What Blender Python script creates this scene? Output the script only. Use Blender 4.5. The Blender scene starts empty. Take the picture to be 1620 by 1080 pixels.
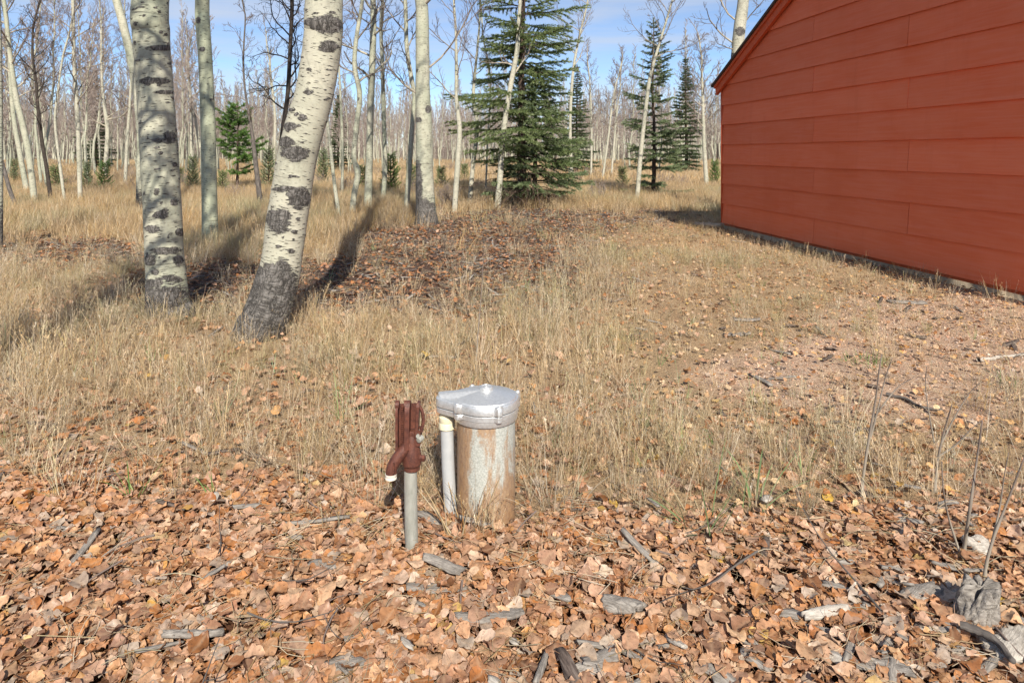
import bpy, math, random
import numpy as np

# ------------------------------------------------------------------ camera, sky, sun, exposure
SC = bpy.context.scene
COL = SC.collection
CAM_H, FPX, HOR, CX = 1.2, 1080.0, 241.0, 810.0      # eye height (m), focal length and horizon row of a 1620 px wide frame

cam = bpy.data.cameras.new("camera")
cam.sensor_width = 36.0
cam.lens = 24.0
cam.shift_y = -(540.0 - HOR) / 1620.0
cam.clip_start = 0.05
cam.clip_end = 3000.0
cam_ob = bpy.data.objects.new("camera", cam)
cam_ob.location = (0, 0, CAM_H)
cam_ob.rotation_euler = (math.radians(90), 0, 0)
COL.objects.link(cam_ob)
SC.camera = cam_ob

SUN_EL = math.radians(38.0)
SHX, SHY = -0.20, 1.0                                  # ground direction in which shadows fall
_l = math.hypot(SHX, SHY)
SUN_DIR = (-SHX / _l * math.cos(SUN_EL), -SHY / _l * math.cos(SUN_EL), math.sin(SUN_EL))

world = bpy.data.worlds.new("World")
SC.world = world
world.use_nodes = True
wn, wl = world.node_tree.nodes, world.node_tree.links
wn.clear()
w_out = wn.new("ShaderNodeOutputWorld")
w_bg = wn.new("ShaderNodeBackground")
w_sky = wn.new("ShaderNodeTexSky")
w_sky.sky_type = 'NISHITA'
w_sky.sun_disc = False
w_sky.sun_elevation = SUN_EL
w_sky.sun_rotation = math.atan2(SUN_DIR[0], SUN_DIR[1])
w_sky.altitude = 2900.0
w_sky.air_density = 1.0
w_sky.dust_density = 0.05
w_sky.ozone_density = 3.6
w_bg.inputs['Strength'].default_value = 0.10
# thin streaky cirrus, spread over the whole sky
w_tc = wn.new("ShaderNodeTexCoord")
w_map = wn.new("ShaderNodeMapping")
w_map.inputs['Scale'].default_value = (1.5, 1.5, 14.0)
w_map.inputs['Rotation'].default_value = (0.05, 0.10, 0.3)
w_noise = wn.new("ShaderNodeTexNoise")
w_noise.inputs['Scale'].default_value = 1.3
w_noise.inputs['Detail'].default_value = 7.0
w_noise.inputs['Roughness'].default_value = 0.55
w_noise.inputs['Distortion'].default_value = 0.4
w_ramp = wn.new("ShaderNodeValToRGB")
w_ramp.color_ramp.elements[0].position = 0.40
w_ramp.color_ramp.elements[0].color = (0.0, 0.0, 0.0, 1)
w_ramp.color_ramp.elements[1].position = 0.70
w_ramp.color_ramp.elements[1].color = (0.75, 0.75, 0.75, 1)
w_mix = wn.new("ShaderNodeMix")
w_mix.data_type = 'RGBA'
w_mix.inputs[7].default_value = (4.6, 4.8, 5.2, 1)
wl.new(w_tc.outputs['Generated'], w_map.inputs['Vector'])
wl.new(w_map.outputs[0], w_noise.inputs['Vector'])
wl.new(w_noise.outputs['Fac'], w_ramp.inputs[0])
wl.new(w_ramp.outputs[0], w_mix.inputs[0])
wl.new(w_sky.outputs[0], w_mix.inputs[6])
wl.new(w_mix.outputs[2], w_bg.inputs['Color'])
wl.new(w_bg.outputs[0], w_out.inputs[0])

sun = bpy.data.lights.new("sun", 'SUN')
sun.energy = 5.0
sun.angle = math.radians(0.5)
sun.color = (1.0, 0.925, 0.80)
sun_ob = bpy.data.objects.new("sun", sun)
from mathutils import Vector
sun_ob.rotation_euler = Vector(SUN_DIR).to_track_quat('Z', 'Y').to_euler()
sun_ob.location = (3, -12, 12)
COL.objects.link(sun_ob)

SC.view_settings.view_transform = 'Standard'
SC.view_settings.look = 'None'
SC.view_settings.gamma = 1.0
SC.view_settings.use_curve_mapping = False
SC.view_settings.exposure = 0.60
SC.render.engine = 'CYCLES'
SC.cycles.max_bounces = 4
SC.cycles.diffuse_bounces = 3
SC.cycles.glossy_bounces = 2
SC.cycles.transmission_bounces = 2
SC.cycles.transparent_max_bounces = 8
SC.cycles.use_adaptive_sampling = True
SC.cycles.adaptive_threshold = 0.025

# ------------------------------------------------------------------ helpers
def gp(px, py):
    z = FPX * CAM_H / (py - HOR)
    return ((px - CX) / FPX * z, z)

def at(px, py, z):
    return np.array(((px - CX) / FPX * z, z, CAM_H - (py - HOR) / FPX * z))

def im(x, y):
    y = np.maximum(y, 0.3)
    return CX + FPX * x / y, HOR + FPX * CAM_H / y

def vnoise(p, seed=0):
    p = np.asarray(p, float)
    i = np.floor(p).astype(np.int64)
    f = p - i
    f = f * f * (3 - 2 * f)
    def h(dx, dy, dz):
        n = ((i[:, 0] + dx) * 73856093) ^ ((i[:, 1] + dy) * 19349663) ^ ((i[:, 2] + dz) * 83492791) ^ (seed * 2654435761)
        n = n & 0xFFFFFFFF
        n = ((n ^ (n >> 15)) * 2246822519) & 0xFFFFFFFF
        n = ((n ^ (n >> 13)) * 3266489917) & 0xFFFFFFFF
        return ((n ^ (n >> 16)) & 0xFFFFFF) / float(0xFFFFFF)
    x, y, z = f[:, 0], f[:, 1], f[:, 2]
    def lx(dy, dz):
        return h(0, dy, dz) * (1 - x) + h(1, dy, dz) * x
    a = lx(0, 0) * (1 - y) + lx(1, 0) * y
    b = lx(0, 1) * (1 - y) + lx(1, 1) * y
    return a * (1 - z) + b * z

def fbm(p, seed=0, octaves=3):
    p = np.asarray(p, float)
    s = np.zeros(len(p)); a = 0.5; t = 0
    for o in range(octaves):
        s += a * vnoise(p * (2.03 ** o), seed + o * 17); t += a; a *= 0.5
    return s / t

def n2(x, y, f, seed=0, octaves=3):
    x = np.atleast_1d(x); y = np.atleast_1d(y)
    return fbm(np.stack([x * f, y * f, np.full_like(x, 0.37, dtype=float)], 1), seed, octaves)

def sstep(a, b, v):
    t = np.clip((v - a) / (b - a), 0, 1)
    return t * t * (3 - 2 * t)

def gh(x, y):
    """ground height in metres"""
    x = np.atleast_1d(np.asarray(x, float)); y = np.atleast_1d(np.asarray(y, float))
    d = np.hypot(x, y)
    a = 0.03 + 0.10 * sstep(12, 60, d)
    z = (n2(x, y, 0.45, 5, 2) - 0.5) * a * 2
    z += (n2(x, y, 2.6, 9, 2) - 0.5) * 0.035 * (1 - sstep(15, 40, d))
    return z

def g1(x, y):
    return float(gh(x, y)[0])

class Buf:
    """vertices, faces, uv and one float per vertex ('dark'), gathered into one mesh"""
    def __init__(self):
        self.v = []; self.q = []; self.t = []; self.uq = []; self.ut = []; self.d = []; self.n = 0; self.pend = {}
    def add(self, v, q=None, t=None, d=0.0, uq=None, ut=None):
        v = np.asarray(v, float).reshape(-1, 3)
        if q is not None and len(q):
            q = np.asarray(q, np.int64) + self.n
            self.q.append(q); self.uq.append(np.zeros((len(q), 4, 2)) if uq is None else uq)
        if t is not None and len(t):
            t = np.asarray(t, np.int64) + self.n
            self.t.append(t); self.ut.append(np.zeros((len(t), 3, 2)) if ut is None else ut)
        self.v.append(v)
        self.d.append(np.broadcast_to(np.asarray(d, float), (len(v),)))
        self.n += len(v)
    def twig(self, P, R, sides, tone):
        self.pend.setdefault((len(P), sides), []).append((P, R, tone))
    def flush(self):
        """build all queued thin tubes of one kind at once"""
        for (m, sides), L in self.pend.items():
            P = np.array([a[0] for a in L]); R = np.array([a[1] for a in L]); D = np.array([a[2] for a in L])
            T = np.gradient(P, axis=1); T /= np.linalg.norm(T, axis=2, keepdims=True) + 1e-12
            T0 = T.mean(1); ref = np.where((np.abs(T0[:, 2]) < 0.8)[:, None], np.array((0, 0, 1.0)), np.array((1.0, 0, 0)))
            N = np.cross(T, ref[:, None, :]); N /= np.linalg.norm(N, axis=2, keepdims=True) + 1e-12
            B = np.cross(T, N)
            th = np.arange(sides) / sides * 2 * np.pi
            V = P[:, :, None, :] + R[:, :, None, None] * (N[:, :, None, :] * np.cos(th)[:, None] + B[:, :, None, :] * np.sin(th)[:, None])
            i, j = np.meshgrid(np.arange(m - 1), np.arange(sides), indexing='ij'); i = i.ravel(); j = j.ravel(); j2 = (j + 1) % sides
            q = np.stack([i * sides + j, i * sides + j2, (i + 1) * sides + j2, (i + 1) * sides + j], 1)
            Q = (q[None] + (np.arange(len(L)) * m * sides)[:, None, None]).reshape(-1, 4)
            self.add(V.reshape(-1, 3), Q, d=np.repeat(D.reshape(-1), sides))
        self.pend = {}
    def mesh(self, name, smooth=True, uv=True):
        self.flush()
        me = bpy.data.meshes.new(name)
        V = np.concatenate(self.v)
        Q = np.concatenate(self.q) if self.q else np.zeros((0, 4), np.int64)
        T = np.concatenate(self.t) if self.t else np.zeros((0, 3), np.int64)
        me.vertices.add(len(V)); me.vertices.foreach_set("co", V.astype(np.float32).ravel())
        loops = np.concatenate([Q.ravel(), T.ravel()]).astype(np.int32)
        me.loops.add(len(loops)); me.loops.foreach_set("vertex_index", loops)
        ls = np.concatenate([np.arange(len(Q)) * 4, len(Q) * 4 + np.arange(len(T)) * 3]).astype(np.int32)
        me.polygons.add(len(ls)); me.polygons.foreach_set("loop_start", ls)
        me.polygons.foreach_set("use_smooth", np.full(len(ls), smooth, dtype=bool))
        if uv:
            parts = []
            if self.q: parts.append(np.concatenate(self.uq).reshape(-1, 2))
            if self.t: parts.append(np.concatenate(self.ut).reshape(-1, 2))
            l = me.uv_layers.new(name="UVMap")
            l.data.foreach_set("uv", np.concatenate(parts).astype(np.float32).ravel())
        a = me.attributes.new("dark", 'FLOAT', 'POINT')
        a.data.foreach_set("value", np.concatenate(self.d).astype(np.float32))
        me.update(calc_edges=True)
        me.validate()
        return me

def obj(name, me, mat=None, parent=None, loc=None, rot=None, sharp=None):
    if isinstance(me, Buf):
        me = me.mesh(name)
    if sharp: me.set_sharp_from_angle(angle=math.radians(sharp))
    if mat is not None and not me.materials:
        me.materials.append(mat)
    o = bpy.data.objects.new(name, me)
    if parent is not None: o.parent = parent
    if loc is not None: o.location = loc
    if rot is not None: o.rotation_euler = rot
    COL.objects.link(o)
    return o

def tag(o, label=None, cat=None, group=None, kind=None):
    if label: o["label"] = label
    if cat: o["category"] = cat
    if group: o["group"] = group
    if kind: o["kind"] = kind
    return o

def thing(name, label, cat, loc=(0, 0, 0), rotz=0.0, group=None):
    o = bpy.data.objects.new(name, None)
    o.empty_display_size = 0.1
    o.location = loc; o.rotation_euler = (0, 0, rotz)
    COL.objects.link(o)
    return tag(o, label, cat, group)

def box(b, x0, x1, y0, y1, z0, z1, d=0.0):
    v = [(x0, y0, z0), (x1, y0, z0), (x1, y1, z0), (x0, y1, z0), (x0, y0, z1), (x1, y0, z1), (x1, y1, z1), (x0, y1, z1)]
    b.add(v, [(0, 3, 2, 1), (4, 5, 6, 7), (0, 1, 5, 4), (1, 2, 6, 5), (2, 3, 7, 6), (3, 0, 4, 7)], d=d)

def frames(P):
    P = np.asarray(P, float)
    T = np.gradient(P, axis=0)
    T /= np.linalg.norm(T, axis=1)[:, None] + 1e-12
    ref = np.array((0.0, 1.0, 0.0)) if abs(T[0][1]) < 0.9 else np.array((1.0, 0.0, 0.0))
    N = np.zeros_like(P)
    n = ref - T[0] * ref.dot(T[0]); n /= np.linalg.norm(n); N[0] = n
    for k in range(1, len(P)):
        n = N[k - 1] - T[k] * N[k - 1].dot(T[k])
        N[k] = n / (np.linalg.norm(n) + 1e-12)
    return T, N, np.cross(T, N)

def tube(b, P, R, sides=6, d=0.0, disp=None, cap=True, ret=False):
    """swept tube; uv in metres (u round the girth, v along); disp(theta, s, pos) -> radius factor"""
    P = np.asarray(P, float); R = np.broadcast_to(np.asarray(R, float), (len(P),))
    T, N, B = frames(P)
    th = np.arange(sides) / sides * 2 * np.pi
    s = np.concatenate([[0], np.cumsum(np.linalg.norm(np.diff(P, axis=0), axis=1))])
    ring = N[:, None, :] * np.cos(th)[None, :, None] + B[:, None, :] * np.sin(th)[None, :, None]
    rad = np.repeat(R[:, None], sides, 1)
    if disp is not None:
        rad = rad * disp(th[None, :] + 0 * s[:, None], s[:, None] + 0 * th[None, :], P[:, None, :] + ring * rad[:, :, None])
    V = P[:, None, :] + ring * rad[:, :, None]
    m = len(P)
    i, j = np.meshgrid(np.arange(m - 1), np.arange(sides), indexing='ij')
    i = i.ravel(); j = j.ravel(); j2 = (j + 1) % sides
    q = np.stack([i * sides + j, i * sides + j2, (i + 1) * sides + j2, (i + 1) * sides + j], 1)
    g = 2 * np.pi * float(R.mean()) / sides
    u0, u1, v0, v1 = j * g, (j + 1) * g, s[i], s[i + 1]
    uq = np.stack([np.stack([u0, v0], 1), np.stack([u1, v0], 1), np.stack([u1, v1], 1), np.stack([u0, v1], 1)], 1)
    V = V.reshape(-1, 3)
    dd = np.broadcast_to(np.asarray(d, float), (m,)) if np.ndim(d) <= 1 else d
    dd = np.repeat(dd[:, None], sides, 1).ravel() if np.ndim(d) <= 1 else np.asarray(d).ravel()
    t = None
    if cap:
        V = np.concatenate([V, P[-1:]]); dd = np.concatenate([dd, dd[-1:]])
        k = np.arange(sides)
        t = np.stack([(m - 1) * sides + k, (m - 1) * sides + (k + 1) % sides, np.full(sides, m * sides)], 1)
    b.add(V, q, t, d=dd, uq=uq)

def lathe(b, prof, segs=32, c=(0, 0, 0), d=0.0, axis=None):
    """prof: list of (r, z)"""
    prof = np.asarray(prof, float)
    th = np.arange(segs) / segs * 2 * np.pi
    V = np.stack([prof[:, 0, None] * np.cos(th), prof[:, 0, None] * np.sin(th), prof[:, 1, None] + 0 * th], -1)
    if axis is not None:
        q = Vector((0, 0, 1)).rotation_difference(Vector(axis)).to_matrix()
        V = V @ np.array(q).T
    V = V.reshape(-1, 3) + np.asarray(c)
    m = len(prof)
    i, j = np.meshgrid(np.arange(m - 1), np.arange(segs), indexing='ij')
    i = i.ravel(); j = j.ravel(); j2 = (j + 1) % segs
    q = np.stack([i * segs + j, i * segs + j2, (i + 1) * segs + j2, (i + 1) * segs + j], 1)
    L = np.concatenate([[0], np.cumsum(np.hypot(np.diff(prof[:, 0]), np.diff(prof[:, 1])))])
    g = 2 * np.pi * prof[:, 0].max() / segs
    u0, u1, v0, v1 = j * g, (j + 1) * g, L[i], L[i + 1]
    uq = np.stack([np.stack([u0, v0], 1), np.stack([u1, v0], 1), np.stack([u1, v1], 1), np.stack([u0, v1], 1)], 1)
    b.add(V, q, d=d, uq=uq)

def spline(P, n):
    """Catmull-Rom through rows of P, n samples evenly by arc length"""
    P = np.asarray(P, float)
    if len(P) < 3:
        t = np.linspace(0, 1, n)[:, None]
        return P[0] * (1 - t) + P[-1] * t
    E = np.concatenate([[2 * P[0] - P[1]], P, [2 * P[-1] - P[-2]]])
    out = []
    for k in range(1, len(E) - 2):
        t = np.linspace(0, 1, 14, endpoint=False)[:, None]
        a, b_, c, d = E[k - 1], E[k], E[k + 1], E[k + 2]
        out.append(0.5 * (2 * b_ + (c - a) * t + (2 * a - 5 * b_ + 4 * c - d) * t * t + (3 * b_ - a - 3 * c + d) * t ** 3))
    out = np.concatenate(out + [P[-1:]])
    s = np.concatenate([[0], np.cumsum(np.linalg.norm(np.diff(out[:, :3], axis=0), axis=1))])
    u = np.linspace(0, s[-1], n)
    return np.stack([np.interp(u, s, out[:, k]) for k in range(out.shape[1])], 1)

# ------------------------------------------------------------------ materials
class NT:
    def __init__(self, name):
        self.m = bpy.data.materials.new(name)
        self.m.use_nodes = True
        self.t = self.m.node_tree
        self.n = self.t.nodes
        self.bsdf = self.n["Principled BSDF"]
        self.out = self.n["Material Output"]
    def node(self, typ, **kw):
        x = self.n.new(typ)
        for k, v in kw.items():
            setattr(x, k, v)
        return x
    def set(self, sock, v):
        if hasattr(v, 'is_linked') or isinstance(v, bpy.types.NodeSocket):
            self.t.links.new(v, sock)
        elif isinstance(v, tuple) and len(v) == 3 and sock.type == 'RGBA':
            sock.default_value = (*v, 1)
        else:
            sock.default_value = v
    def uv(self, sx=1, sy=1, sz=1):
        c = self.node("ShaderNodeUVMap")
        return self.map(c.outputs[0], sx, sy, sz)
    def coord(self, which='Object', sx=1, sy=1, sz=1):
        c = self.node("ShaderNodeTexCoord")
        return self.map(c.outputs[which], sx, sy, sz)
    def map(self, s, sx=1, sy=1, sz=1, rot=(0, 0, 0)):
        m = self.node("ShaderNodeMapping")
        m.inputs['Scale'].default_value = (sx, sy, sz)
        m.inputs['Rotation'].default_value = rot
        self.t.links.new(s, m.inputs[0])
        return m.outputs[0]
    def noise(self, vec, scale=1.0, detail=3.0, rough=0.55, dist=0.0, color=False):
        x = self.node("ShaderNodeTexNoise")
        self.set(x.inputs['Vector'], vec)
        x.inputs['Scale'].default_value = scale
        x.inputs['Detail'].default_value = detail
        x.inputs['Roughness'].default_value = rough
        x.inputs['Distortion'].default_value = dist
        return x.outputs['Color' if color else 'Fac']
    def voronoi(self, vec, scale=1.0, feature='F1', out='Distance'):
        x = self.node("ShaderNodeTexVoronoi", feature=feature)
        self.set(x.inputs['Vector'], vec)
        x.inputs['Scale'].default_value = scale
        return x.outputs[out]
    def ramp(self, fac, stops, interp='LINEAR'):
        r = self.node("ShaderNodeValToRGB")
        cr = r.color_ramp
        cr.interpolation = interp
        while len(cr.elements) < len(stops): cr.elements.new(0.5)
        for e, (p, c) in zip(cr.elements, stops):
            e.position = p
            e.color = (*c, 1) if isinstance(c, tuple) else (c, c, c, 1)
        self.set(r.inputs[0], fac)
        return r.outputs[0]
    def mix(self, f, a, b, blend='MIX'):
        x = self.node("ShaderNodeMix", data_type='RGBA', blend_type=blend)
        self.set(x.inputs[0], f); self.set(x.inputs[6], a); self.set(x.inputs[7], b)
        return x.outputs[2]
    def math(self, op, a, b=0.5, clamp=False):
        x = self.node("ShaderNodeMath", operation=op, use_clamp=clamp)
        self.set(x.inputs[0], a); self.set(x.inputs[1], b)
        return x.outputs[0]
    def attr(self, name, out='Fac'):
        x = self.node("ShaderNodeAttribute", attribute_name=name)
        return x.outputs[out]
    def rand(self):
        return self.node("ShaderNodeObjectInfo").outputs['Random']
    def bump(self, h, strength=0.4, dist=0.01):
        x = self.node("ShaderNodeBump")
        x.inputs['Strength'].default_value = strength
        x.inputs['Distance'].default_value = dist
        self.set(x.inputs['Height'], h)
        self.t.links.new(x.outputs[0], self.bsdf.inputs['Normal'])
    def done(self, color, rough=0.85, metal=0.0, spec=0.3):
        self.set(self.bsdf.inputs['Base Color'], color)
        self.set(self.bsdf.inputs['Roughness'], rough)
        self.set(self.bsdf.inputs['Metallic'], metal)
        self.bsdf.inputs['Specular IOR Level'].default_value = spec
        return self.m

def leafy(m, color, trans=0.35, rough=0.7):
    """diffuse + translucent thin-sheet shader"""
    m.n.remove(m.bsdf)
    d = m.node("ShaderNodeBsdfDiffuse"); t = m.node("ShaderNodeBsdfTranslucent"); x = m.node("ShaderNodeMixShader")
    g = m.node("ShaderNodeBsdfGlossy"); y = m.node("ShaderNodeMixShader")
    g.inputs['Roughness'].default_value = 0.45
    m.set(d.inputs[0], color); m.set(t.inputs[0], color)
    x.inputs[0].default_value = trans; y.inputs[0].default_value = 0.03
    L = m.t.links
    L.new(d.outputs[0], x.inputs[1]); L.new(t.outputs[0], x.inputs[2])
    L.new(x.outputs[0], y.inputs[1]); L.new(g.outputs[0], y.inputs[2])
    L.new(y.outputs[0], m.out.inputs[0])
    return m.m

def mat_aspen(name, pale, green, grey):
    m = NT(name)
    uv = m.node("ShaderNodeUVMap").outputs[0]
    rnd = m.rand()
    off = m.node("ShaderNodeCombineXYZ"); m.set(off.inputs[0], m.math('MULTIPLY', rnd, 37.0)); m.set(off.inputs[1], m.math('MULTIPLY', rnd, 91.0))
    va = m.node("ShaderNodeVectorMath", operation='ADD'); m.set(va.inputs[0], uv); m.set(va.inputs[1], off.outputs[0])
    c = va.outputs[0]
    base = m.mix(m.ramp(m.noise(m.map(c, 3, 1.2), 1.0, 4, 0.6), [(0.35, 0.0), (0.68, 1.0)]), pale, green)
    base = m.mix(m.ramp(m.noise(m.map(c, 7, 22), 1.0, 4, 0.65), [(0.5, 0.0), (0.8, 0.55)]), base, grey)
    base = m.mix(m.ramp(m.noise(m.map(c, 11, 5), 1.0, 5, 0.7, 0.8), [(0.52, 0.0), (0.72, 0.6)]), base, (grey[0] * 0.62, grey[1] * 0.62, grey[2] * 0.6))  # soft dark smudges: dappled twig shade put into the bark colour
    fine = m.noise(m.map(c, 60, 260), 1.0, 3, 0.7)
    base = m.mix(m.ramp(fine, [(0.35, 0.35), (0.62, 0.0)]), base, grey)
    lent = m.noise(m.map(c, 26, 105), 1.0, 2.0, 0.5)                       # small lens-shaped pores
    lm = m.ramp(lent, [(0.615, 0.0), (0.665, 1.0)])
    line = m.noise(m.map(c, 2.2, 60), 1.0, 3.0, 0.55)                      # long thin rings
    lm2 = m.ramp(line, [(0.65, 0.0), (0.71, 0.8)])
    knot = m.noise(m.map(c, 9, 15), 1.0, 3.0, 0.6)                          # old branch scars
    lm3 = m.ramp(knot, [(0.715, 0.0), (0.74, 1.0)])
    dk = m.math('MAXIMUM', m.math('MAXIMUM', lm, lm2), lm3)
    base = m.mix(dk, base, (0.055, 0.05, 0.045))
    # rough old bark where the stem carries it
    vein = m.noise(m.map(c, 48, 10), 1.0, 6, 0.68, 1.2)
    rid = m.math('ABSOLUTE', m.math('SUBTRACT', m.noise(m.map(c, 30, 7), 1.0, 4, 0.6, 1.6), 0.5))
    rid2 = m.math('ABSOLUTE', m.math('SUBTRACT', m.noise(m.map(c, 12, 26), 1.0, 4, 0.6, 1.0), 0.5))
    crack = m.math('MINIMUM', rid, m.math('MULTIPLY', rid2, 1.6))
    rough_c = m.mix(m.ramp(vein, [(0.3, 0.0), (0.7, 1.0)]), (0.085, 0.078, 0.072), (0.235, 0.22, 0.205))
    rough_c = m.mix(m.ramp(crack, [(0.0, 0.95), (0.045, 0.0)]), rough_c, (0.022, 0.02, 0.018))
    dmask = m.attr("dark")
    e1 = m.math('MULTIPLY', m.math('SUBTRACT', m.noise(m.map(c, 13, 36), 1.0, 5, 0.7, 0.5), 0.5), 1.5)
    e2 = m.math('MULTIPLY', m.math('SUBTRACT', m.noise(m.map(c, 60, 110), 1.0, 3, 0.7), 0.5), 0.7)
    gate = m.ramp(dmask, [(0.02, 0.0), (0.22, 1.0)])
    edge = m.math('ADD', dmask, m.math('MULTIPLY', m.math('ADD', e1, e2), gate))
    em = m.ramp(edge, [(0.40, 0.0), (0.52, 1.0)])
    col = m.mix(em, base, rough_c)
    hgt = m.mix(em, m.math('SUBTRACT', m.math('MULTIPLY', fine, 0.25), m.math('MULTIPLY', dk, 0.35)),
                m.math('ADD', m.math('MULTIPLY', m.ramp(crack, [(0.0, 0.0), (0.09, 1.0)]), 0.9), vein))
    m.bump(hgt, 0.65, 0.012)
    return m.done(col, 0.8, spec=0.2)

M = {}
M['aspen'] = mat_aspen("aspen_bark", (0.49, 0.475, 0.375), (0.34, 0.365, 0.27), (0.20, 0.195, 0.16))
M['aspen_smooth'] = mat_aspen("smooth_green_aspen_bark", (0.45, 0.46, 0.34), (0.34, 0.38, 0.27), (0.26, 0.27, 0.20))
M['aspen_white'] = mat_aspen("white_aspen_bark", (0.52, 0.495, 0.40), (0.40, 0.40, 0.31), (0.22, 0.21, 0.18))

m = NT("aspen_branch_bark")
c_ = m.coord('Object', 9, 9, 9)
col = m.mix(m.attr("dark"), (0.47, 0.43, 0.34), (0.165, 0.125, 0.108))
col = m.mix(m.ramp(m.noise(c_, 1, 3), [(0.45, 0.0), (0.7, 0.6)]), col, (0.13, 0.105, 0.09))
M['branch'] = m.done(col, 0.85, spec=0.2)
m = NT("far_twig_bark")
c_ = m.coord('Object', 6, 6, 6)
col = m.mix(m.attr("dark"), (0.45, 0.41, 0.36), (0.275, 0.225, 0.20))
col = m.mix(m.ramp(m.noise(c_, 1, 3), [(0.45, 0.0), (0.7, 0.5)]), col, (0.20, 0.155, 0.135))
M['far_twig'] = m.done(col, 0.9, spec=0.1)
m = NT("dead_wood_bark")
uv = m.uv(60, 9)
v_ = m.noise(uv, 1.0, 5, 0.7, 0.3)
M['deadwood'] = m.done(m.ramp(v_, [(0.25, (0.035, 0.03, 0.027)), (0.5, (0.12, 0.105, 0.095)), (0.75, (0.24, 0.215, 0.19))]), 0.9, spec=0.15)
m.bump(v_, 0.6, 0.01)
m = NT("dark_dead_bark")
v_ = m.noise(m.uv(50, 12), 1.0, 5, 0.7, 0.3)
M['darkbark'] = m.done(m.ramp(v_, [(0.3, (0.02, 0.017, 0.015)), (0.7, (0.085, 0.07, 0.06))]), 0.9, spec=0.15)
m.bump(v_, 0.6, 0.01)

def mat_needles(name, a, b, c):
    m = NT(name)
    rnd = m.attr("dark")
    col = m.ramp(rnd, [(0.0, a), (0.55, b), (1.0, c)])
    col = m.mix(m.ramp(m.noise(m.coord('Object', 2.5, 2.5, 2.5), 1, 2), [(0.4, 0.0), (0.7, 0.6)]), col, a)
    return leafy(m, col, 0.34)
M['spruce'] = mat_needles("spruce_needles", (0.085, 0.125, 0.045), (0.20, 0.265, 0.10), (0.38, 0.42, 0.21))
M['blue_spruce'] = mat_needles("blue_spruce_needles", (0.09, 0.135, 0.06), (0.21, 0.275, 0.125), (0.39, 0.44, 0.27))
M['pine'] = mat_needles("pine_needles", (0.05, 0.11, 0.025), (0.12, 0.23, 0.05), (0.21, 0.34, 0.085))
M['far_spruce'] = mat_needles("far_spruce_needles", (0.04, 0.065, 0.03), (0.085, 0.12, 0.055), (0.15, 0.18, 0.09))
m = NT("conifer_bark")
v_ = m.noise(m.uv(40, 14), 1.0, 4, 0.7)
M['conifer_bark'] = m.done(m.ramp(v_, [(0.3, (0.035, 0.025, 0.02)), (0.7, (0.16, 0.115, 0.09))]), 0.9, spec=0.1)
m.bump(v_, 0.6, 0.01)

def mat_blade(name, stops):
    m = NT(name)
    col = m.ramp(m.attr("dark"), stops)
    rnd = m.rand()
    hs = m.node("ShaderNodeHueSaturation")
    m.set(hs.inputs['Value'], m.math('ADD', m.math('MULTIPLY', rnd, 0.5), 0.75))
    m.set(hs.inputs['Saturation'], m.math('ADD', m.math('MULTIPLY', m.math('FRACT', m.math('MULTIPLY', rnd, 17.3)), 0.35), 0.75))
    m.set(hs.inputs['Color'], col)
    return leafy(m, hs.outputs[0], 0.35)
M['dry'] = mat_blade("dry_grass", [(0.0, (0.32, 0.215, 0.115)), (0.25, (0.50, 0.36, 0.20)), (0.5, (0.62, 0.48, 0.29)), (0.72, (0.58, 0.50, 0.37)), (0.86, (0.42, 0.37, 0.19)), (1.0, (0.46, 0.25, 0.12))])
M['meadow'] = mat_blade("meadow_grass", [(0.0, (0.33, 0.22, 0.11)), (0.4, (0.52, 0.365, 0.19)), (0.75, (0.61, 0.46, 0.26)), (1.0, (0.42, 0.35, 0.19))])
M['olive'] = mat_blade("olive_grass", [(0.0, (0.25, 0.215, 0.105)), (0.4, (0.42, 0.35, 0.185)), (0.75, (0.53, 0.45, 0.27)), (1.0, (0.30, 0.31, 0.13))])
M['green'] = mat_blade("green_grass", [(0.0, (0.13, 0.24, 0.065)), (0.55, (0.24, 0.36, 0.12)), (0.82, (0.35, 0.39, 0.17)), (1.0, (0.50, 0.37, 0.17))])

def mat_leaf(name, stops):
    m = NT(name)
    r = m.rand()
    col = m.ramp(r, stops)
    r2 = m.math('FRACT', m.math('MULTIPLY', r, 41.7)); r3 = m.math('FRACT', m.math('MULTIPLY', r, 113.1))
    hs = m.node("ShaderNodeHueSaturation")
    m.set(hs.inputs['Value'], m.math('ADD', m.math('MULTIPLY', r2, 0.52), 0.68))
    m.set(hs.inputs['Saturation'], m.math('ADD', m.math('MULTIPLY', r3, 0.40), 0.84))
    m.set(hs.inputs['Color'], col)
    col = hs.outputs[0]
    v = m.noise(m.coord('Object', 75, 75, 75), 1.0, 5, 0.7)
    col = m.mix(m.ramp(v, [(0.42, 0.0), (0.66, 0.6)]), col, m.mix(0.6, col, (0.08, 0.04, 0.025)))
    col = m.mix(m.ramp(m.noise(m.coord('Object', 190, 190, 190), 1.0, 2, 0.5), [(0.60, 0.0), (0.72, 0.6)]), col, (0.07, 0.04, 0.03))
    vein = m.math('MULTIPLY', m.attr("dark"), 0.30)
    col = m.mix(vein, col, (0.55, 0.38, 0.24))
    return leafy(m, col, 0.18)
M['leaf'] = mat_leaf("fallen_aspen_leaf", [(0.0, (0.27, 0.135, 0.075)), (0.12, (0.50, 0.27, 0.155)), (0.24, (0.58, 0.36, 0.235)), (0.36, (0.43, 0.205, 0.105)), (0.47, (0.61, 0.42, 0.29)),
                                           (0.58, (0.52, 0.30, 0.185)), (0.68, (0.34, 0.165, 0.095)), (0.78, (0.59, 0.35, 0.20)), (0.88, (0.50, 0.42, 0.34)), (0.95, (0.58, 0.36, 0.22)), (0.985, (0.56, 0.34, 0.17)), (1.0, (0.60, 0.43, 0.16))])
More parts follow.
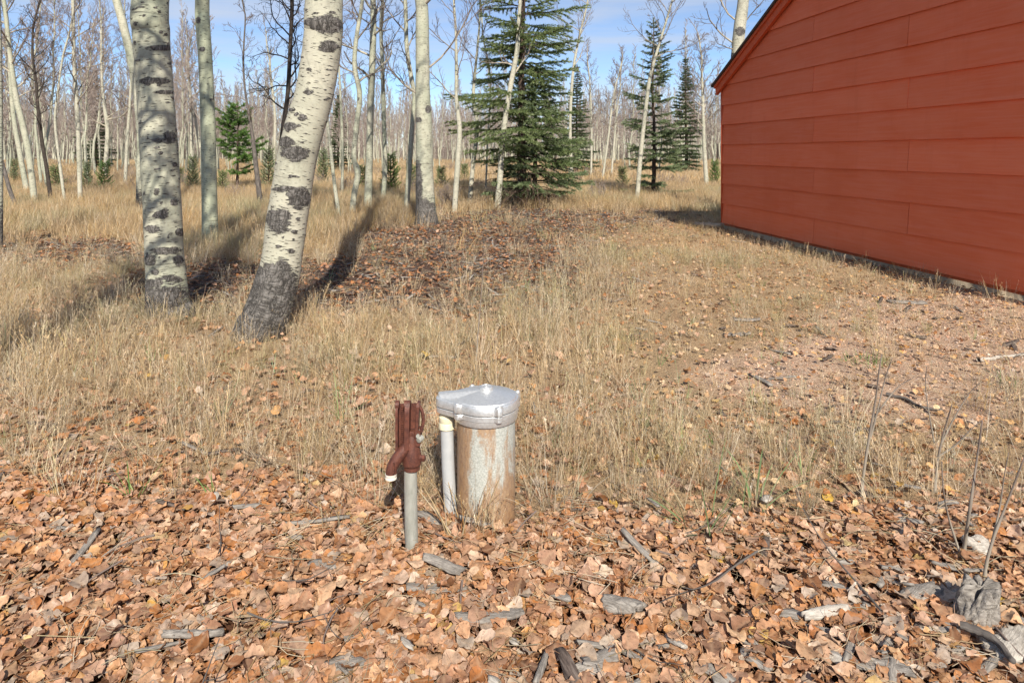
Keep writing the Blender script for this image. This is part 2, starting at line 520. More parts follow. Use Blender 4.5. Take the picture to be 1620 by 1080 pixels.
M['leaf_dark'] = mat_leaf("brown_litter_leaf", [(0.0, (0.15, 0.075, 0.045)), (0.3, (0.36, 0.165, 0.085)), (0.6, (0.47, 0.235, 0.125)), (0.85, (0.27, 0.14, 0.085)), (1.0, (0.52, 0.34, 0.21))])
M['leaf_gold'] = mat_leaf("pale_gold_leaf", [(0.0, (0.54, 0.32, 0.17)), (0.3, (0.63, 0.42, 0.24)), (0.6, (0.66, 0.48, 0.28)), (0.8, (0.48, 0.26, 0.14)), (1.0, (0.66, 0.50, 0.22))])

def mat_wood(name, a, b, c):
    m = NT(name)
    co = m.coord('Object', 30, 220, 160)
    v = m.noise(co, 1.0, 5, 0.65, 0.4)
    col = m.ramp(v, [(0.3, a), (0.5, b), (0.72, c)])
    big = m.noise(m.coord('Object', 22, 22, 22), 1.0, 3)
    col = m.mix(m.ramp(big, [(0.5, 0.0), (0.72, 0.6)]), col, a)
    m.bump(v, 0.8, 0.004)
    return m.done(col, 0.9, spec=0.15)
M['weathered'] = mat_wood("weathered_grey_wood", (0.10, 0.088, 0.076), (0.25, 0.225, 0.20), (0.38, 0.35, 0.31))
M['pale_wood'] = mat_wood("pale_bleached_wood", (0.22, 0.195, 0.165), (0.43, 0.39, 0.34), (0.56, 0.52, 0.46))
M['dark_chip'] = mat_wood("dark_bark_chip", (0.035, 0.027, 0.024), (0.105, 0.08, 0.068), (0.21, 0.175, 0.15))
m = NT("pink_granite_gravel")
r_ = m.rand()
M['pebble'] = m.done(m.ramp(r_, [(0.0, (0.36, 0.20, 0.145)), (0.35, (0.50, 0.33, 0.22)), (0.7, (0.58, 0.43, 0.31)), (0.9, (0.34, 0.27, 0.24)), (1.0, (0.62, 0.52, 0.44))]), 0.9, spec=0.2)

# ------------------------------------------------------------------ ground
def ell(px, py, cx, cy, rx, ry):
    return 1 - np.sqrt(((px - cx) / rx) ** 2 + ((py - cy) / ry) ** 2)

def cover(x, y):
    """what lies where: bark mulch, gravel, deep leaf litter (each 0..1)"""
    x = np.atleast_1d(np.asarray(x, float)); y = np.atleast_1d(np.asarray(y, float))
    px, py = im(x, y)
    a = n2(x, y, 1.1, 21, 3) - 0.5
    b = n2(x, y, 3.5, 22, 2) - 0.5
    w = a * 0.9 + b * 0.35
    e = np.maximum.reduce([ell(px, py, 755, 412, 245, 98), ell(px, py, 850, 352, 230, 30),
                           ell(px, py, 430, 455, 290, 48), ell(px, py, 80, 402, 190, 30),
                           ell(px, py, 620, 400, 80, 60)])
    ahead = (y > 0.5)
    mulch = sstep(-0.10, 0.42, e + w * 0.9) * ahead
    g = np.maximum(ell(px, py, 1500, 590, 400, 95), ell(px, py, 1560, 500, 300, 60))
    gravel = sstep(0.0, 0.35, g + w * 0.8) * ahead
    line = np.interp(px, [-400, 0, 300, 560, 650, 740, 860, 1000, 1150, 1250, 1620, 2000], [765, 765, 772, 790, 815, 832, 832, 825, 832, 808, 790, 790])
    litter = sstep(-1, 1, (py - line + w * 170) / 42.0)
    litter = np.where(y < 1.0, 1.0, litter)
    return mulch, gravel, litter

def axis(lo, a, b, hi, step, grow=1.12):
    m_ = list(np.arange(a, b, step))
    s, v = step, a
    L = []
    while v > lo:
        s *= grow; v -= s; L.append(v)
    s, v = step, m_[-1]
    H = []
    while v < hi:
        s *= grow; v += s; H.append(v)
    return np.array(L[::-1] + m_ + H)

gx = axis(-900, -7.5, 7.5, 900, 0.075)
gy = axis(-60, 1.0, 12.0, 1200, 0.075)
X, Y = np.meshgrid(gx, gy, indexing='ij')
gz = gh(X.ravel(), Y.ravel())
mu, gr, li = cover(X.ravel(), Y.ravel())
gb = Buf()
na, nb = len(gx), len(gy)
i, j = np.meshgrid(np.arange(na - 1), np.arange(nb - 1), indexing='ij')
i = i.ravel(); j = j.ravel()
gb.add(np.stack([X.ravel(), Y.ravel(), gz], 1), np.stack([i * nb + j, (i + 1) * nb + j, (i + 1) * nb + j + 1, i * nb + j + 1], 1), d=mu)
gme = gb.mesh("ground")
for nm, arr in (("gravel", gr), ("litter", li)):
    a_ = gme.attributes.new(nm, 'FLOAT', 'POINT'); a_.data.foreach_set("value", arr.astype(np.float32))

m = NT("meadow_soil")
co = m.coord('Object')
n_big = m.noise(m.map(co, 0.35, 0.35, 0.35), 1.0, 4)
n_mid = m.noise(m.map(co, 5, 5, 5), 1.0, 5, 0.65)
n_fin = m.noise(m.map(co, 70, 70, 70), 1.0, 4, 0.7)
soil = m.mix(m.ramp(n_mid, [(0.3, 0.0), (0.7, 1.0)]), (0.31, 0.20, 0.115), (0.48, 0.34, 0.205))
soil = m.mix(m.ramp(n_big, [(0.4, 0.0), (0.65, 0.6)]), soil, (0.43, 0.32, 0.19))
soil = m.mix(m.ramp(n_fin, [(0.35, 0.55), (0.6, 0.0)]), soil, (0.10, 0.07, 0.045))
mul = m.mix(m.ramp(n_fin, [(0.35, 0.0), (0.65, 1.0)]), (0.04, 0.027, 0.022), (0.14, 0.085, 0.06))
mul = m.mix(m.ramp(n_mid, [(0.45, 0.0), (0.7, 0.7)]), mul, (0.17, 0.135, 0.12))
grv = m.ramp(m.voronoi(m.map(co, 85, 85, 85), 1.0, 'F1', 'Color'), [(0.1, (0.34, 0.21, 0.135)), (0.5, (0.50, 0.335, 0.225)), (0.9, (0.57, 0.44, 0.33))])
grv = m.mix(m.ramp(n_mid, [(0.35, 0.55), (0.6, 0.0)]), grv, (0.27, 0.20, 0.16))
lit = m.mix(n_fin, (0.035, 0.018, 0.011), (0.17, 0.08, 0.045))
c1 = m.mix(m.attr("gravel"), soil, grv)
c1 = m.mix(m.attr("dark"), c1, mul)
c1 = m.mix(m.attr("litter"), c1, lit)
m.bump(m.math('ADD', n_fin, m.math('MULTIPLY', n_mid, 0.6)), 0.8, 0.02)
ground = obj("ground", gme, m.done(c1, 0.95, spec=0.1))
tag(ground, "dry meadow soil with gravel, bark mulch and leaf litter", kind="structure")

# ------------------------------------------------------------------ red outbuilding
HX, HY_ = 3.32, 10.70
HW, HD, HEAVE, PITCH = 7.6, 8.5, 2.30, 0.485
house = thing("outbuilding", "red painted lap sided outbuilding with sloping gable roof on the right", "outbuilding",
              (HX, HY_, 0), math.atan2(-0.9899, 0.1420))
m = NT("red_paint")
co = m.coord('Object')
big = m.noise(m.map(co, 1.3, 1.3, 3.2), 1.0, 5, 0.6, 0.5)
brush = m.noise(m.map(co, 2.0, 2.0, 38), 1.0, 4, 0.6, 0.3)
streak = m.noise(m.map(co, 1.1, 1.1, 0.6), 1.0, 3, 0.5)
col = m.mix(m.ramp(big, [(0.3, 0.0), (0.7, 1.0)]), (0.71, 0.132, 0.044), (0.75, 0.172, 0.072))
col = m.mix(m.ramp(brush, [(0.4, 0.0), (0.75, 0.5)]), col, (0.76, 0.225, 0.135))
col = m.mix(m.ramp(streak, [(0.50, 0.0), (0.70, 0.40)]), col, (0.65, 0.12, 0.036))
bv = m.node("ShaderNodeHueSaturation")
m.set(bv.inputs['Value'], m.math('ADD', m.math('MULTIPLY', m.rand(), 0.14), 0.92)); m.set(bv.inputs['Color'], col)
drip = m.noise(m.map(co, 9, 9, 0.7), 1.0, 4, 0.6)
col = m.mix(m.ramp(drip, [(0.55, 0.0), (0.75, 0.30)]), bv.outputs[0], (0.62, 0.115, 0.04))
grain = m.noise(m.map(co, 14, 14, 240), 1.0, 4, 0.7)
m.bump(m.math('ADD', m.math('MULTIPLY', grain, 0.5), brush), 0.25, 0.004)
RED = m.done(col, 0.62, spec=0.3)
m = NT("red_trim_paint")
g_ = m.noise(m.coord('Object', 9, 9, 60), 1.0, 4, 0.65)
TRIM = m.done(m.mix(g_, (0.52, 0.085, 0.03), (0.66, 0.13, 0.05)), 0.6)
m = NT("foundation_concrete")
g_ = m.noise(m.coord('Object', 9, 9, 9), 1.0, 6, 0.7)
CONC = m.done(m.ramp(g_, [(0.3, (0.36, 0.285, 0.195)), (0.7, (0.54, 0.44, 0.315))]), 0.95, spec=0.1)
m.bump(g_, 0.5, 0.01)
m = NT("brown_roof_shingle")
g_ = m.noise(m.coord('Object', 30, 30, 30), 1.0, 5, 0.7)
ROOF = m.done(m.ramp(g_, [(0.3, (0.05, 0.035, 0.03)), (0.7, (0.13, 0.09, 0.075))]), 0.9, spec=0.1)
m = NT("grey_gutter_metal")
GUT = m.done((0.30, 0.29, 0.28), 0.5, 0.3)

def clip(poly, f):
    out = []
    for k in range(len(poly)):
        a, b = poly[k], poly[(k + 1) % len(poly)]
        fa, fb = f(a), f(b)
        if fa >= 0: out.append(a)
        if (fa >= 0) != (fb >= 0):
            t = fa / (fa - fb); out.append((a[0] + (b[0] - a[0]) * t, a[1] + (b[1] - a[1]) * t))
    return out

def prism(name, poly, yf, yb, mat, parent, bev=True):
    """poly in (x,z); yf/yb give front and back y at a height"""
    n = len(poly)
    vs = [(x, yf(z), z) for x, z in poly] + [(x, yb(z), z) for x, z in poly]
    fs = [tuple(range(n)), tuple(range(2 * n - 1, n - 1, -1))] + [(k, k + n, (k + 1) % n + n, (k + 1) % n) for k in range(n)]
    me = bpy.data.meshes.new(name)
    me.from_pydata(vs, [], fs)
    me.validate(); me.update()
    return obj(name, me, mat, parent)

EXPO, SB = 0.305, 0.10
rng = random.Random(4)
kmax = int((HEAVE + PITCH * HW / 2 - SB) / EXPO) + 1
for k in range(kmax):
    z0, z1 = SB + k * EXPO, SB + (k + 1) * EXPO + 0.028
    js = [2.47, 7.35] if k % 2 == 0 else [4.07]
    xs = [0.0] + js + [HW]
    for a, b in zip(xs[:-1], xs[1:]):
        ga = 0.0 if a == 0 else 0.0035
        gb_ = 0.0 if b == HW else 0.0035
        jit = rng.uniform(-0.003, 0.003)
        poly = [(a + ga, z0 + jit), (b - gb_, z0 + jit + rng.uniform(-0.003, 0.003)), (b - gb_, z1), (a + ga, z1)]
        poly = clip(poly, lambda p: HEAVE + PITCH * p[0] - 0.01 - p[1])
        poly = clip(poly, lambda p: HEAVE + PITCH * (HW - p[0]) - 0.01 - p[1])
        if len(poly) >= 3:
            jy = rng.uniform(-0.0015, 0.0015)
            yf = lambda z, z0=z0, jy=jy: -0.040 + jy + (z - z0) / EXPO * 0.025
            prism("siding_board", poly, yf, lambda z, yf=yf: yf(z) + 0.0125, RED, house)
# shell behind the boards
b = Buf()
box(b, 0.012, HW - 0.012, 0.0, HD, 0.06, HEAVE - 0.02)
o_ = obj("wall", b, RED, house)
prism("gable_wall", [(0.03, HEAVE - 0.03), (HW - 0.03, HEAVE - 0.03), (HW / 2, HEAVE + PITCH * (HW / 2) - 0.05)], lambda z: 0.0, lambda z: HD, RED, house)
b = Buf(); box(b, -0.012, 0.012, -0.044, -0.004, SB, HEAVE - 0.005); obj("corner_trim", b, TRIM, house)
b = Buf(); box(b, 0.02, HW - 0.02, 0.012, HD - 0.05, -0.25, 0.055); obj("foundation_core", b, CONC, house)
# footing: sections between shrinkage cracks
xs = [-0.005, 1.9, 3.75, 5.6, HW + 0.005]
for a, c2 in zip(xs[:-1], xs[1:]):
    b = Buf(); box(b, a + 0.002, c2 - 0.002, 0.004, 0.16, -0.25, 0.115); obj("foundation", b, CONC, house)
# rake boards, roof slopes, drip edge, gutter
def slope(x, off=0.0):
    return HEAVE + PITCH * x + off
cs = math.cos(math.atan(PITCH))
for sgn in (0, 1):
    def fx(x): return x if sgn == 0 else HW - x
    def P4(x0, x1, lo, hi):
        p = [(fx(x0), slope(x0, lo)), (fx(x1), slope(x1, lo)), (fx(x1), slope(x1, hi)), (fx(x0), slope(x0, hi))]
        return p if sgn == 0 else p[::-1]
    prism("rake_board", P4(-0.10, HW / 2, -0.15, 0.0), lambda z: -0.090, lambda z: -0.0445, TRIM, house)
    prism("rake_moulding", P4(-0.11, HW / 2, -0.045, 0.0), lambda z: -0.115, lambda z: -0.0915, TRIM, house)
    prism("roof", P4(-0.16, HW / 2, 0.003, 0.042), lambda z: -0.14, lambda z: HD + 0.15, ROOF, house)
b = Buf(); box(b, -0.12, -0.016, 0.02, HD, HEAVE - 0.11, HEAVE - 0.045)
obj("gutter", b, GUT, house)
# pale slab at the corner
sx, sy = gp(1131, 356)
def slab_mesh(L, W, T, seed, nx=14, ny=5, jag=0.25, curl=0.0, taper=0.3, twist=0.0):
    """irregular broken board / bark slab centred on the origin, lying in xy"""
    r = np.random.default_rng(seed)
    u = np.linspace(-1, 1, nx); v = np.linspace(-1, 1, ny)
    U, Vv = np.meshgrid(u, v, indexing='ij')
    e = r.normal(0, 1, (2, ny)); e = np.cumsum(e, 1) * 0.35; e -= e.mean(1, keepdims=True)
    x = U * L / 2 + np.where(U > 0, e[0][None, :] * U ** 4, e[1][None, :] * U ** 4) * W * jag
    wv = 1 - taper * np.abs(U + r.uniform(-0.3, 0.3)) ** 2 + 0.12 * (n2(u * 3 + seed, u * 0, 1.0, seed)[:, None] - 0.5) * 2
    y = Vv * W / 2 * wv
    y = y + 0.15 * W * np.sin(U * 2.2 + seed)
    zc = curl * (1 - (Vv) ** 2) * W + 0.05 * L * (n2((U * 2).ravel() + seed, (Vv * 0).ravel(), 1.0, seed + 3).reshape(U.shape) - 0.5)
    rough = (n2((x * 60).ravel(), (y * 200).ravel(), 1.0, seed + 5).reshape(U.shape) - 0.5) * T * 0.7
    th = T / 2 * (1 - 0.55 * np.abs(Vv) ** 3)
    ang = twist * U
    top = np.stack([x, y * np.cos(ang), zc + th + rough + y * np.sin(ang)], -1).reshape(-1, 3)
    bot = np.stack([x, y * np.cos(ang), zc - th + y * np.sin(ang)], -1).reshape(-1, 3)
    b = Buf()
    i, j = np.meshgrid(np.arange(nx - 1), np.arange(ny - 1), indexing='ij'); i = i.ravel(); j = j.ravel()
    q = np.stack([i * ny + j, (i + 1) * ny + j, (i + 1) * ny + j + 1, i * ny + j + 1], 1)
    N = nx * ny
    rim = [(a, 0) for a in range(nx)] + [(nx - 1, c) for c in range(1, ny)] + [(a, ny - 1) for a in range(nx - 2, -1, -1)] + [(0, c) for c in range(ny - 2, 0, -1)]
    rid = np.array([a * ny + c for a, c in rim]); rn = np.roll(rid, -1)
    side = np.stack([rid + N, rn + N, rn, rid], 1)
    b.add(np.concatenate([top, bot]), np.concatenate([q, q[:, ::-1] + N, side]))
    return b
sl = obj("splash_block", slab_mesh(0.42, 0.24, 0.06, 3, taper=0.05, jag=0.05), CONC, None, (3.16, 10.98, g1(3.16, 10.98) + 0.035), (0, 0, -0.3))
tag(sl, "pale concrete splash block at the far foot of the red wall", "splash block")

# ------------------------------------------------------------------ well head
WX, WY = -0.085, 2.25
wz = g1(WX, WY)
well = thing("well_head", "steel water well casing with silver cast cap and grey conduit pipe", "well", (WX, WY, wz))
m = NT("rusty_galvanised_steel")
co = m.coord('Object')
sp = m.noise(m.map(co, 190, 190, 190), 1.0, 3, 0.7)
bl = m.noise(m.map(co, 19, 19, 4.5), 1.0, 8, 0.70, 0.5)
sep = m.node("ShaderNodeSeparateXYZ"); m.t.links.new(co, sep.inputs[0])
low = m.math('MULTIPLY', m.math('SUBTRACT', 0.19, sep.outputs[2]), 1.2)
leftw = m.math('MULTIPLY', m.math('SUBTRACT', -0.035, sep.outputs[0]), 4.0)
rust = m.math('ADD', m.math('ADD', bl, m.math('MAXIMUM', low, 0.0)), m.math('MAXIMUM', leftw, 0.0))
zinc = m.mix(m.ramp(sp, [(0.35, 0.0), (0.65, 1.0)]), (0.30, 0.31, 0.28), (0.52, 0.53, 0.49))
rc = m.mix(m.ramp(m.noise(m.map(co, 110, 110, 40), 1.0, 6, 0.75), [(0.35, 0.0), (0.7, 1.0)]), (0.20, 0.085, 0.026), (0.44, 0.235, 0.085))
col = m.mix(m.ramp(rust, [(0.50, 0.0), (0.60, 0.7), (0.95, 0.95)]), zinc, rc)
m.bump(sp, 0.15, 0.003)
CASING = m.done(col, 0.6, 0.15, 0.4)
m = NT("cast_aluminium")
g_ = m.noise(m.coord('Object', 140, 140, 140), 1.0, 3, 0.7)
ALU = m.done(m.ramp(g_, [(0.3, (0.62, 0.63, 0.63)), (0.7, (0.76, 0.77, 0.77))]), m.ramp(g_, [(0.3, 0.36), (0.7, 0.50)]), 0.72, 0.5)
m.bump(g_, 0.08, 0.002)
m = NT("grey_pvc")
g_ = m.noise(m.coord('Object', 20, 20, 20), 1.0, 4, 0.6)
PVC = m.done(m.ramp(g_, [(0.3, (0.36, 0.375, 0.385)), (0.7, (0.46, 0.47, 0.475))]), 0.5, 0, 0.4)
m = NT("cream_pvc")
CREAM = m.done(m.mix(m.noise(m.coord('Object', 30, 30, 30), 1.0, 4), (0.60, 0.54, 0.36), (0.72, 0.67, 0.50)), 0.5, 0, 0.4)
m = NT("dark_gap_rubber")
RUB = m.done((0.02, 0.02, 0.02), 0.7)

b = Buf(); lathe(b, [(0.0955, -0.15), (0.0955, 0.10), (0.0955, 0.25), (0.0955, 0.350)], 56); obj("casing", b, CASING, well, sharp=32)

EARS = [math.radians(a) for a in (-66, -140, 22, 118)]
def outline(rc_, rl, n=160, ears=0.0, lobe=-0.128):
    """cap plan: circle with a tangent lobe to the left and four bolt ears"""
    th = np.linspace(0, 2 * np.pi, n, endpoint=False)
    pts = []
    for t in th:
        d = np.array((math.cos(t), math.sin(t)))
        best = rc_
        # convex hull support of two circles -> radial distance by marching
        lo, hi = 0.0, 0.4
        for _ in range(26):
            mid = (lo + hi) / 2; p = d * mid
            # inside hull of circles: min over s of |p - s*c| - r(s) <= 0
            s = np.linspace(0, 1, 21); c = np.stack([lobe * s, 0.0 * s], 1); r = rc_ * (1 - s) + rl * s
            inside = (np.hypot(p[0] - c[:, 0], p[1] - c[:, 1]) - r).min() <= 0
            lo, hi = (mid, hi) if inside else (lo, mid)
        best = lo
        for ea in EARS:
            dt = (t - ea + math.pi) % (2 * math.pi) - math.pi
            best += ears * math.exp(-(dt / 0.10) ** 4)
        pts.append(d * best)
    return np.array(pts)

def stack(b, rings):
    """rings: list of (outline points (n,2), z or z array)"""
    n = len(rings[0][0])
    V = []
    for o2, z in rings:
        z = np.broadcast_to(np.asarray(z, float), (n,))
        V.append(np.stack([o2[:, 0], o2[:, 1], z], 1))
    V = np.concatenate(V)
    k = len(rings)
    i, j = np.meshgrid(np.arange(k - 1), np.arange(n), indexing='ij'); i = i.ravel(); j = j.ravel(); j2 = (j + 1) % n
    b.add(V, np.stack([i * n + j, i * n + j2, (i + 1) * n + j2, (i + 1) * n + j], 1))

o1 = outline(0.1075, 0.037, ears=0.0125)
o0 = outline(0.1060, 0.0355, ears=0.0125)
b = Buf()                                                    # lower clamp ring
lathe(b, [(0.0965, 0.336), (0.102, 0.337), (0.1035, 0.340), (0.1035, 0.358)], 72)
obj("seal_ring", b, ALU, well, sharp=32)
b = Buf(); stack(b, [(o0 * 0.86, 0.3555), (o0 * 0.98, 0.3555), (o0, 0.3575), (o0, 0.3715), (o0 * 0.985, 0.373), (o0 * 0.8, 0.373)])
obj("base_flange", b, ALU, well, sharp=32)
b = Buf(); stack(b, [(o0 * 0.9, 0.3725), (o0 * 0.972, 0.3725), (o0 * 0.972, 0.3758), (o0 * 0.9, 0.3758)]); obj("gasket", b, RUB, well, sharp=32)
# cap: flange, then a low dome with a ridge running out over the lobe
b = Buf()
oc = outline(0.099, 0.031, ears=0.0)
def dome_z(o2, f):
    x, y = o2[:, 0] * f, o2[:, 1] * f
    cone = 0.4320 - 0.25 * np.hypot(x, y)
    ridge = np.where(x < 0, 0.4290 - 0.75 * np.maximum(np.abs(y) - 0.010, 0) ** 1.05 - 0.085 * np.abs(x), 0)
    return np.maximum(np.maximum(cone, ridge), 0.4045)
rings = [(o1 * 0.9, 0.376), (o1 * 0.985, 0.376), (o1, 0.378), (o1, 0.4005), (o1 * 0.985, 0.4035), (oc * 1.01, 0.4042)]
for f in np.linspace(0.99, 0.03, 26):
    rings.append((oc * f, dome_z(oc, f)))
stack(b, rings)
cap = obj("cap", b, ALU, well, sharp=32)
b = Buf(); lathe(b, [(0.0235, 0.420), (0.0225, 0.4345), (0.019, 0.4375), (0.0150, 0.4375), (0.0140, 0.4355), (0.0075, 0.4355), (0.0070, 0.4395), (0.0, 0.4400)], 28); obj("boss", b, ALU, cap, sharp=32)
for ea in EARS:
    k_ = np.argmin(np.abs(np.arctan2(o1[:, 1], o1[:, 0]) - ea))
    p = o1[k_] * 0.945
    b = Buf()
    lathe(b, [(0.0064, 0.400), (0.0064, 0.4062), (0.0050, 0.4075), (0.0, 0.4075)], 6, (p[0], p[1], 0))
    obj("bolt", b, ALU, cap, sharp=32)
b = Buf()
tube(b, spline([(-0.112, 0.012, -0.12), (-0.118, 0.008, 0.02), (-0.126, 0.002, 0.18), (-0.130, 0.0, 0.325)], 30), 0.0212, 28, cap=False)
cond = obj("conduit", b, PVC, well, sharp=32)
b = Buf(); lathe(b, [(0.0215, 0.298), (0.0262, 0.299), (0.0262, 0.318), (0.0250, 0.320), (0.0262, 0.322), (0.0262, 0.338), (0.0235, 0.340), (0.0235, 0.361)], 28, (-0.1295, 0, 0)); obj("coupling", b, CREAM, cond, sharp=32)

# ------------------------------------------------------------------ yard hydrant
YX, YY = -0.300, 2.045
yz = g1(YX, YY)
hyd = thing("yard_hydrant", "rusty brown cast iron yard hydrant on a thin grey standpipe", "hydrant", (YX, YY, yz))
m = NT("rusted_brown_iron")
co = m.coord('Object')
a1 = m.noise(m.map(co, 55, 55, 55), 1.0, 4, 0.7)
a2 = m.noise(m.map(co, 240, 240, 240), 1.0, 3, 0.7)
col = m.mix(m.ramp(a1, [(0.35, 0.0), (0.68, 1.0)]), (0.060, 0.022, 0.017), (0.145, 0.050, 0.032))
col = m.mix(m.ramp(a2, [(0.55, 0.0), (0.72, 0.55)]), col, (0.22, 0.085, 0.047))
m.bump(a2, 0.35, 0.003)
IRON = m.done(col, 0.52, 0.1, 0.4)
m = NT("dull_galvanised_pipe")
a1 = m.noise(m.coord('Object', 45, 45, 14), 1.0, 4, 0.65)
col = m.ramp(a1, [(0.3, (0.25, 0.25, 0.215)), (0.55, (0.36, 0.36, 0.32)), (0.75, (0.44, 0.43, 0.385))])
PIPE = m.done(col, 0.6, 0.25, 0.4)
m = NT("bleached_plastic")
WPL = m.done((0.62, 0.58, 0.50), 0.6)

b = Buf(); tube(b, [(0.002, 0, -0.15), (0.0, 0, 0.0), (-0.003, 0, 0.15), (-0.004, 0, 0.262)], 0.0195, 24, cap=False); obj("standpipe", b, PIPE, hyd, sharp=32)
b = Buf()
lathe(b, [(0.0225, 0.252), (0.0245, 0.254), (0.0245, 0.264), (0.0285, 0.270), (0.0290, 0.292), (0.0255, 0.312), (0.0215, 0.335), (0.0190, 0.352), (0.0165, 0.358), (0.0, 0.359)], 28, (0, 0, 0))
lathe(b, [(0.0195, 0.352), (0.0195, 0.366), (0.013, 0.370), (0.0, 0.370)], 6, (0, 0, 0))
for s in (-1, 1):                                               # pivot lugs
    box(b, 0.012, 0.028, 0.016 * s - 0.004, 0.016 * s + 0.004, 0.33, 0.375)
body = obj("valve_body", b, IRON, hyd, sharp=32)
b = Buf(); lathe(b, [(0.0, -0.026), (0.0055, -0.026), (0.0055, 0.026), (0.0, 0.026)], 12, (0.021, 0, 0.362), axis=(0, 1, 0)); obj("pivot_pin", b, PIPE, body, sharp=32)
# spout: leaves the body to the left, bends down
b = Buf()
sp_ = spline([(-0.008, -0.004, 0.330), (-0.020, -0.012, 0.318), (-0.042, -0.020, 0.292), (-0.055, -0.024, 0.268), (-0.058, -0.026, 0.245)], 22)
tube(b, sp_, np.linspace(0.0185, 0.0165, 22), 20, cap=False)
box(b, -0.049, -0.045, -0.047, -0.038, 0.262, 0.290)
spout = obj("spout", b, IRON, hyd, sharp=32)
b = Buf(); lathe(b, [(0.0125, 0.2525), (0.0172, 0.2525), (0.0172, 0.2465), (0.0163, 0.2445), (0.0172, 0.2425), (0.0172, 0.2375), (0.0130, 0.2365), (0.0125, 0.252)][::-1], 24, (-0.058, -0.026, 0)); obj("hose_thread", b, WPL, spout, sharp=32)
# lever: upright channel with two flanges and a toothed web
b = Buf()
def plate(x0, x1, y0, y1, z0, z1, lean=0.0, nz=10, r=0.0):
    zs = np.linspace(z0, z1, nz)
    V = []
    for z in zs:
        t = (z - z0) / (z1 - z0)
        e = lean * t
        k = 1.0 if t < 0.9 else math.sqrt(max(0.0, 1 - ((t - 0.9) / 0.1) ** 2 * r))
        ym = (y0 + y1) / 2
        V += [(x0 + e, ym + (y0 - ym) * k, z), (x1 + e, ym + (y0 - ym) * k, z), (x1 + e, ym + (y1 - ym) * k, z), (x0 + e, ym + (y1 - ym) * k, z)]
    q = []
    for a in range(nz - 1):
        for c in range(4):
            q.append((a * 4 + c, a * 4 + (c + 1) % 4, a * 4 + 4 + (c + 1) % 4, a * 4 + 4 + c))
    q += [(3, 2, 1, 0), (nz * 4 - 4, nz * 4 - 3, nz * 4 - 2, nz * 4 - 1)]
    b.add(V, q)
plate(-0.046, -0.039, -0.022, 0.020, 0.318, 0.452, 0.0, r=0.6)      # left flange
plate(-0.019, -0.005, -0.030, 0.018, 0.322, 0.456, 0.002, r=0.6)    # middle flange
plate(0.012, 0.020, -0.016, 0.022, 0.365, 0.454, 0.004, r=0.7)      # right flange
plate(-0.0395, -0.0185, 0.004, 0.010, 0.310, 0.446, 0.0)            # web
plate(-0.0055, 0.0135, 0.006, 0.012, 0.372, 0.447, 0.003)
for k in range(19):                                                   # cast serration down the channel
    z = 0.324 + k * 0.0063
    box(b, -0.0335, -0.0255, 0.0005, 0.005, z, z + 0.0034)
for x0, x1 in ((-0.047, -0.036), (-0.021, -0.004)):
    lathe(b, [(0.0, -0.5 * (x1 - x0)), (0.0125, -0.5 * (x1 - x0)), (0.0125, 0.5 * (x1 - x0)), (0.0, 0.5 * (x1 - x0))], 18, ((x0 + x1) / 2, -0.008, 0.449), axis=(1, 0, 0))
me = b.mesh("handle", smooth=False)
handle = obj("handle", me, IRON, hyd, sharp=32)
b = Buf(); tube(b, spline([(0.018, 0.004, 0.445), (0.030, 0.004, 0.425), (0.034, 0.003, 0.395), (0.028, 0.0, 0.365)], 14), 0.0052, 10); obj("link_rod", b, IRON, hyd, sharp=32)
b = Buf(); lathe(b, [(0.0, -0.012), (0.0075, -0.012), (0.0085, -0.006), (0.0085, 0.006), (0.0, 0.008)], 10, (0.029, -0.016, 0.352), axis=(0.5, 0.8, 0.2)); obj("set_screw", b, PIPE, body, sharp=32)
b = Buf(); lathe(b, [(0.0, -0.008), (0.010, -0.008), (0.010, 0.010), (0.006, 0.012), (0.0, 0.012)], 6, (0.030, -0.008, 0.290), axis=(1, -0.2, 0)); obj("packing_nut", b, IRON, body, sharp=32)

# ------------------------------------------------------------------ trees
def rot_about(v, k, a):
    c = np.array((k[1] * v[2] - k[2] * v[1], k[2] * v[0] - k[0] * v[2], k[0] * v[1] - k[1] * v[0]))
    return v * math.cos(a) + c * math.sin(a)          # k is a unit vector square to v

def perp(v, rng):
    w = rng.normal(size=3); w -= v * w.dot(v)
    return w / math.sqrt(w.dot(w))

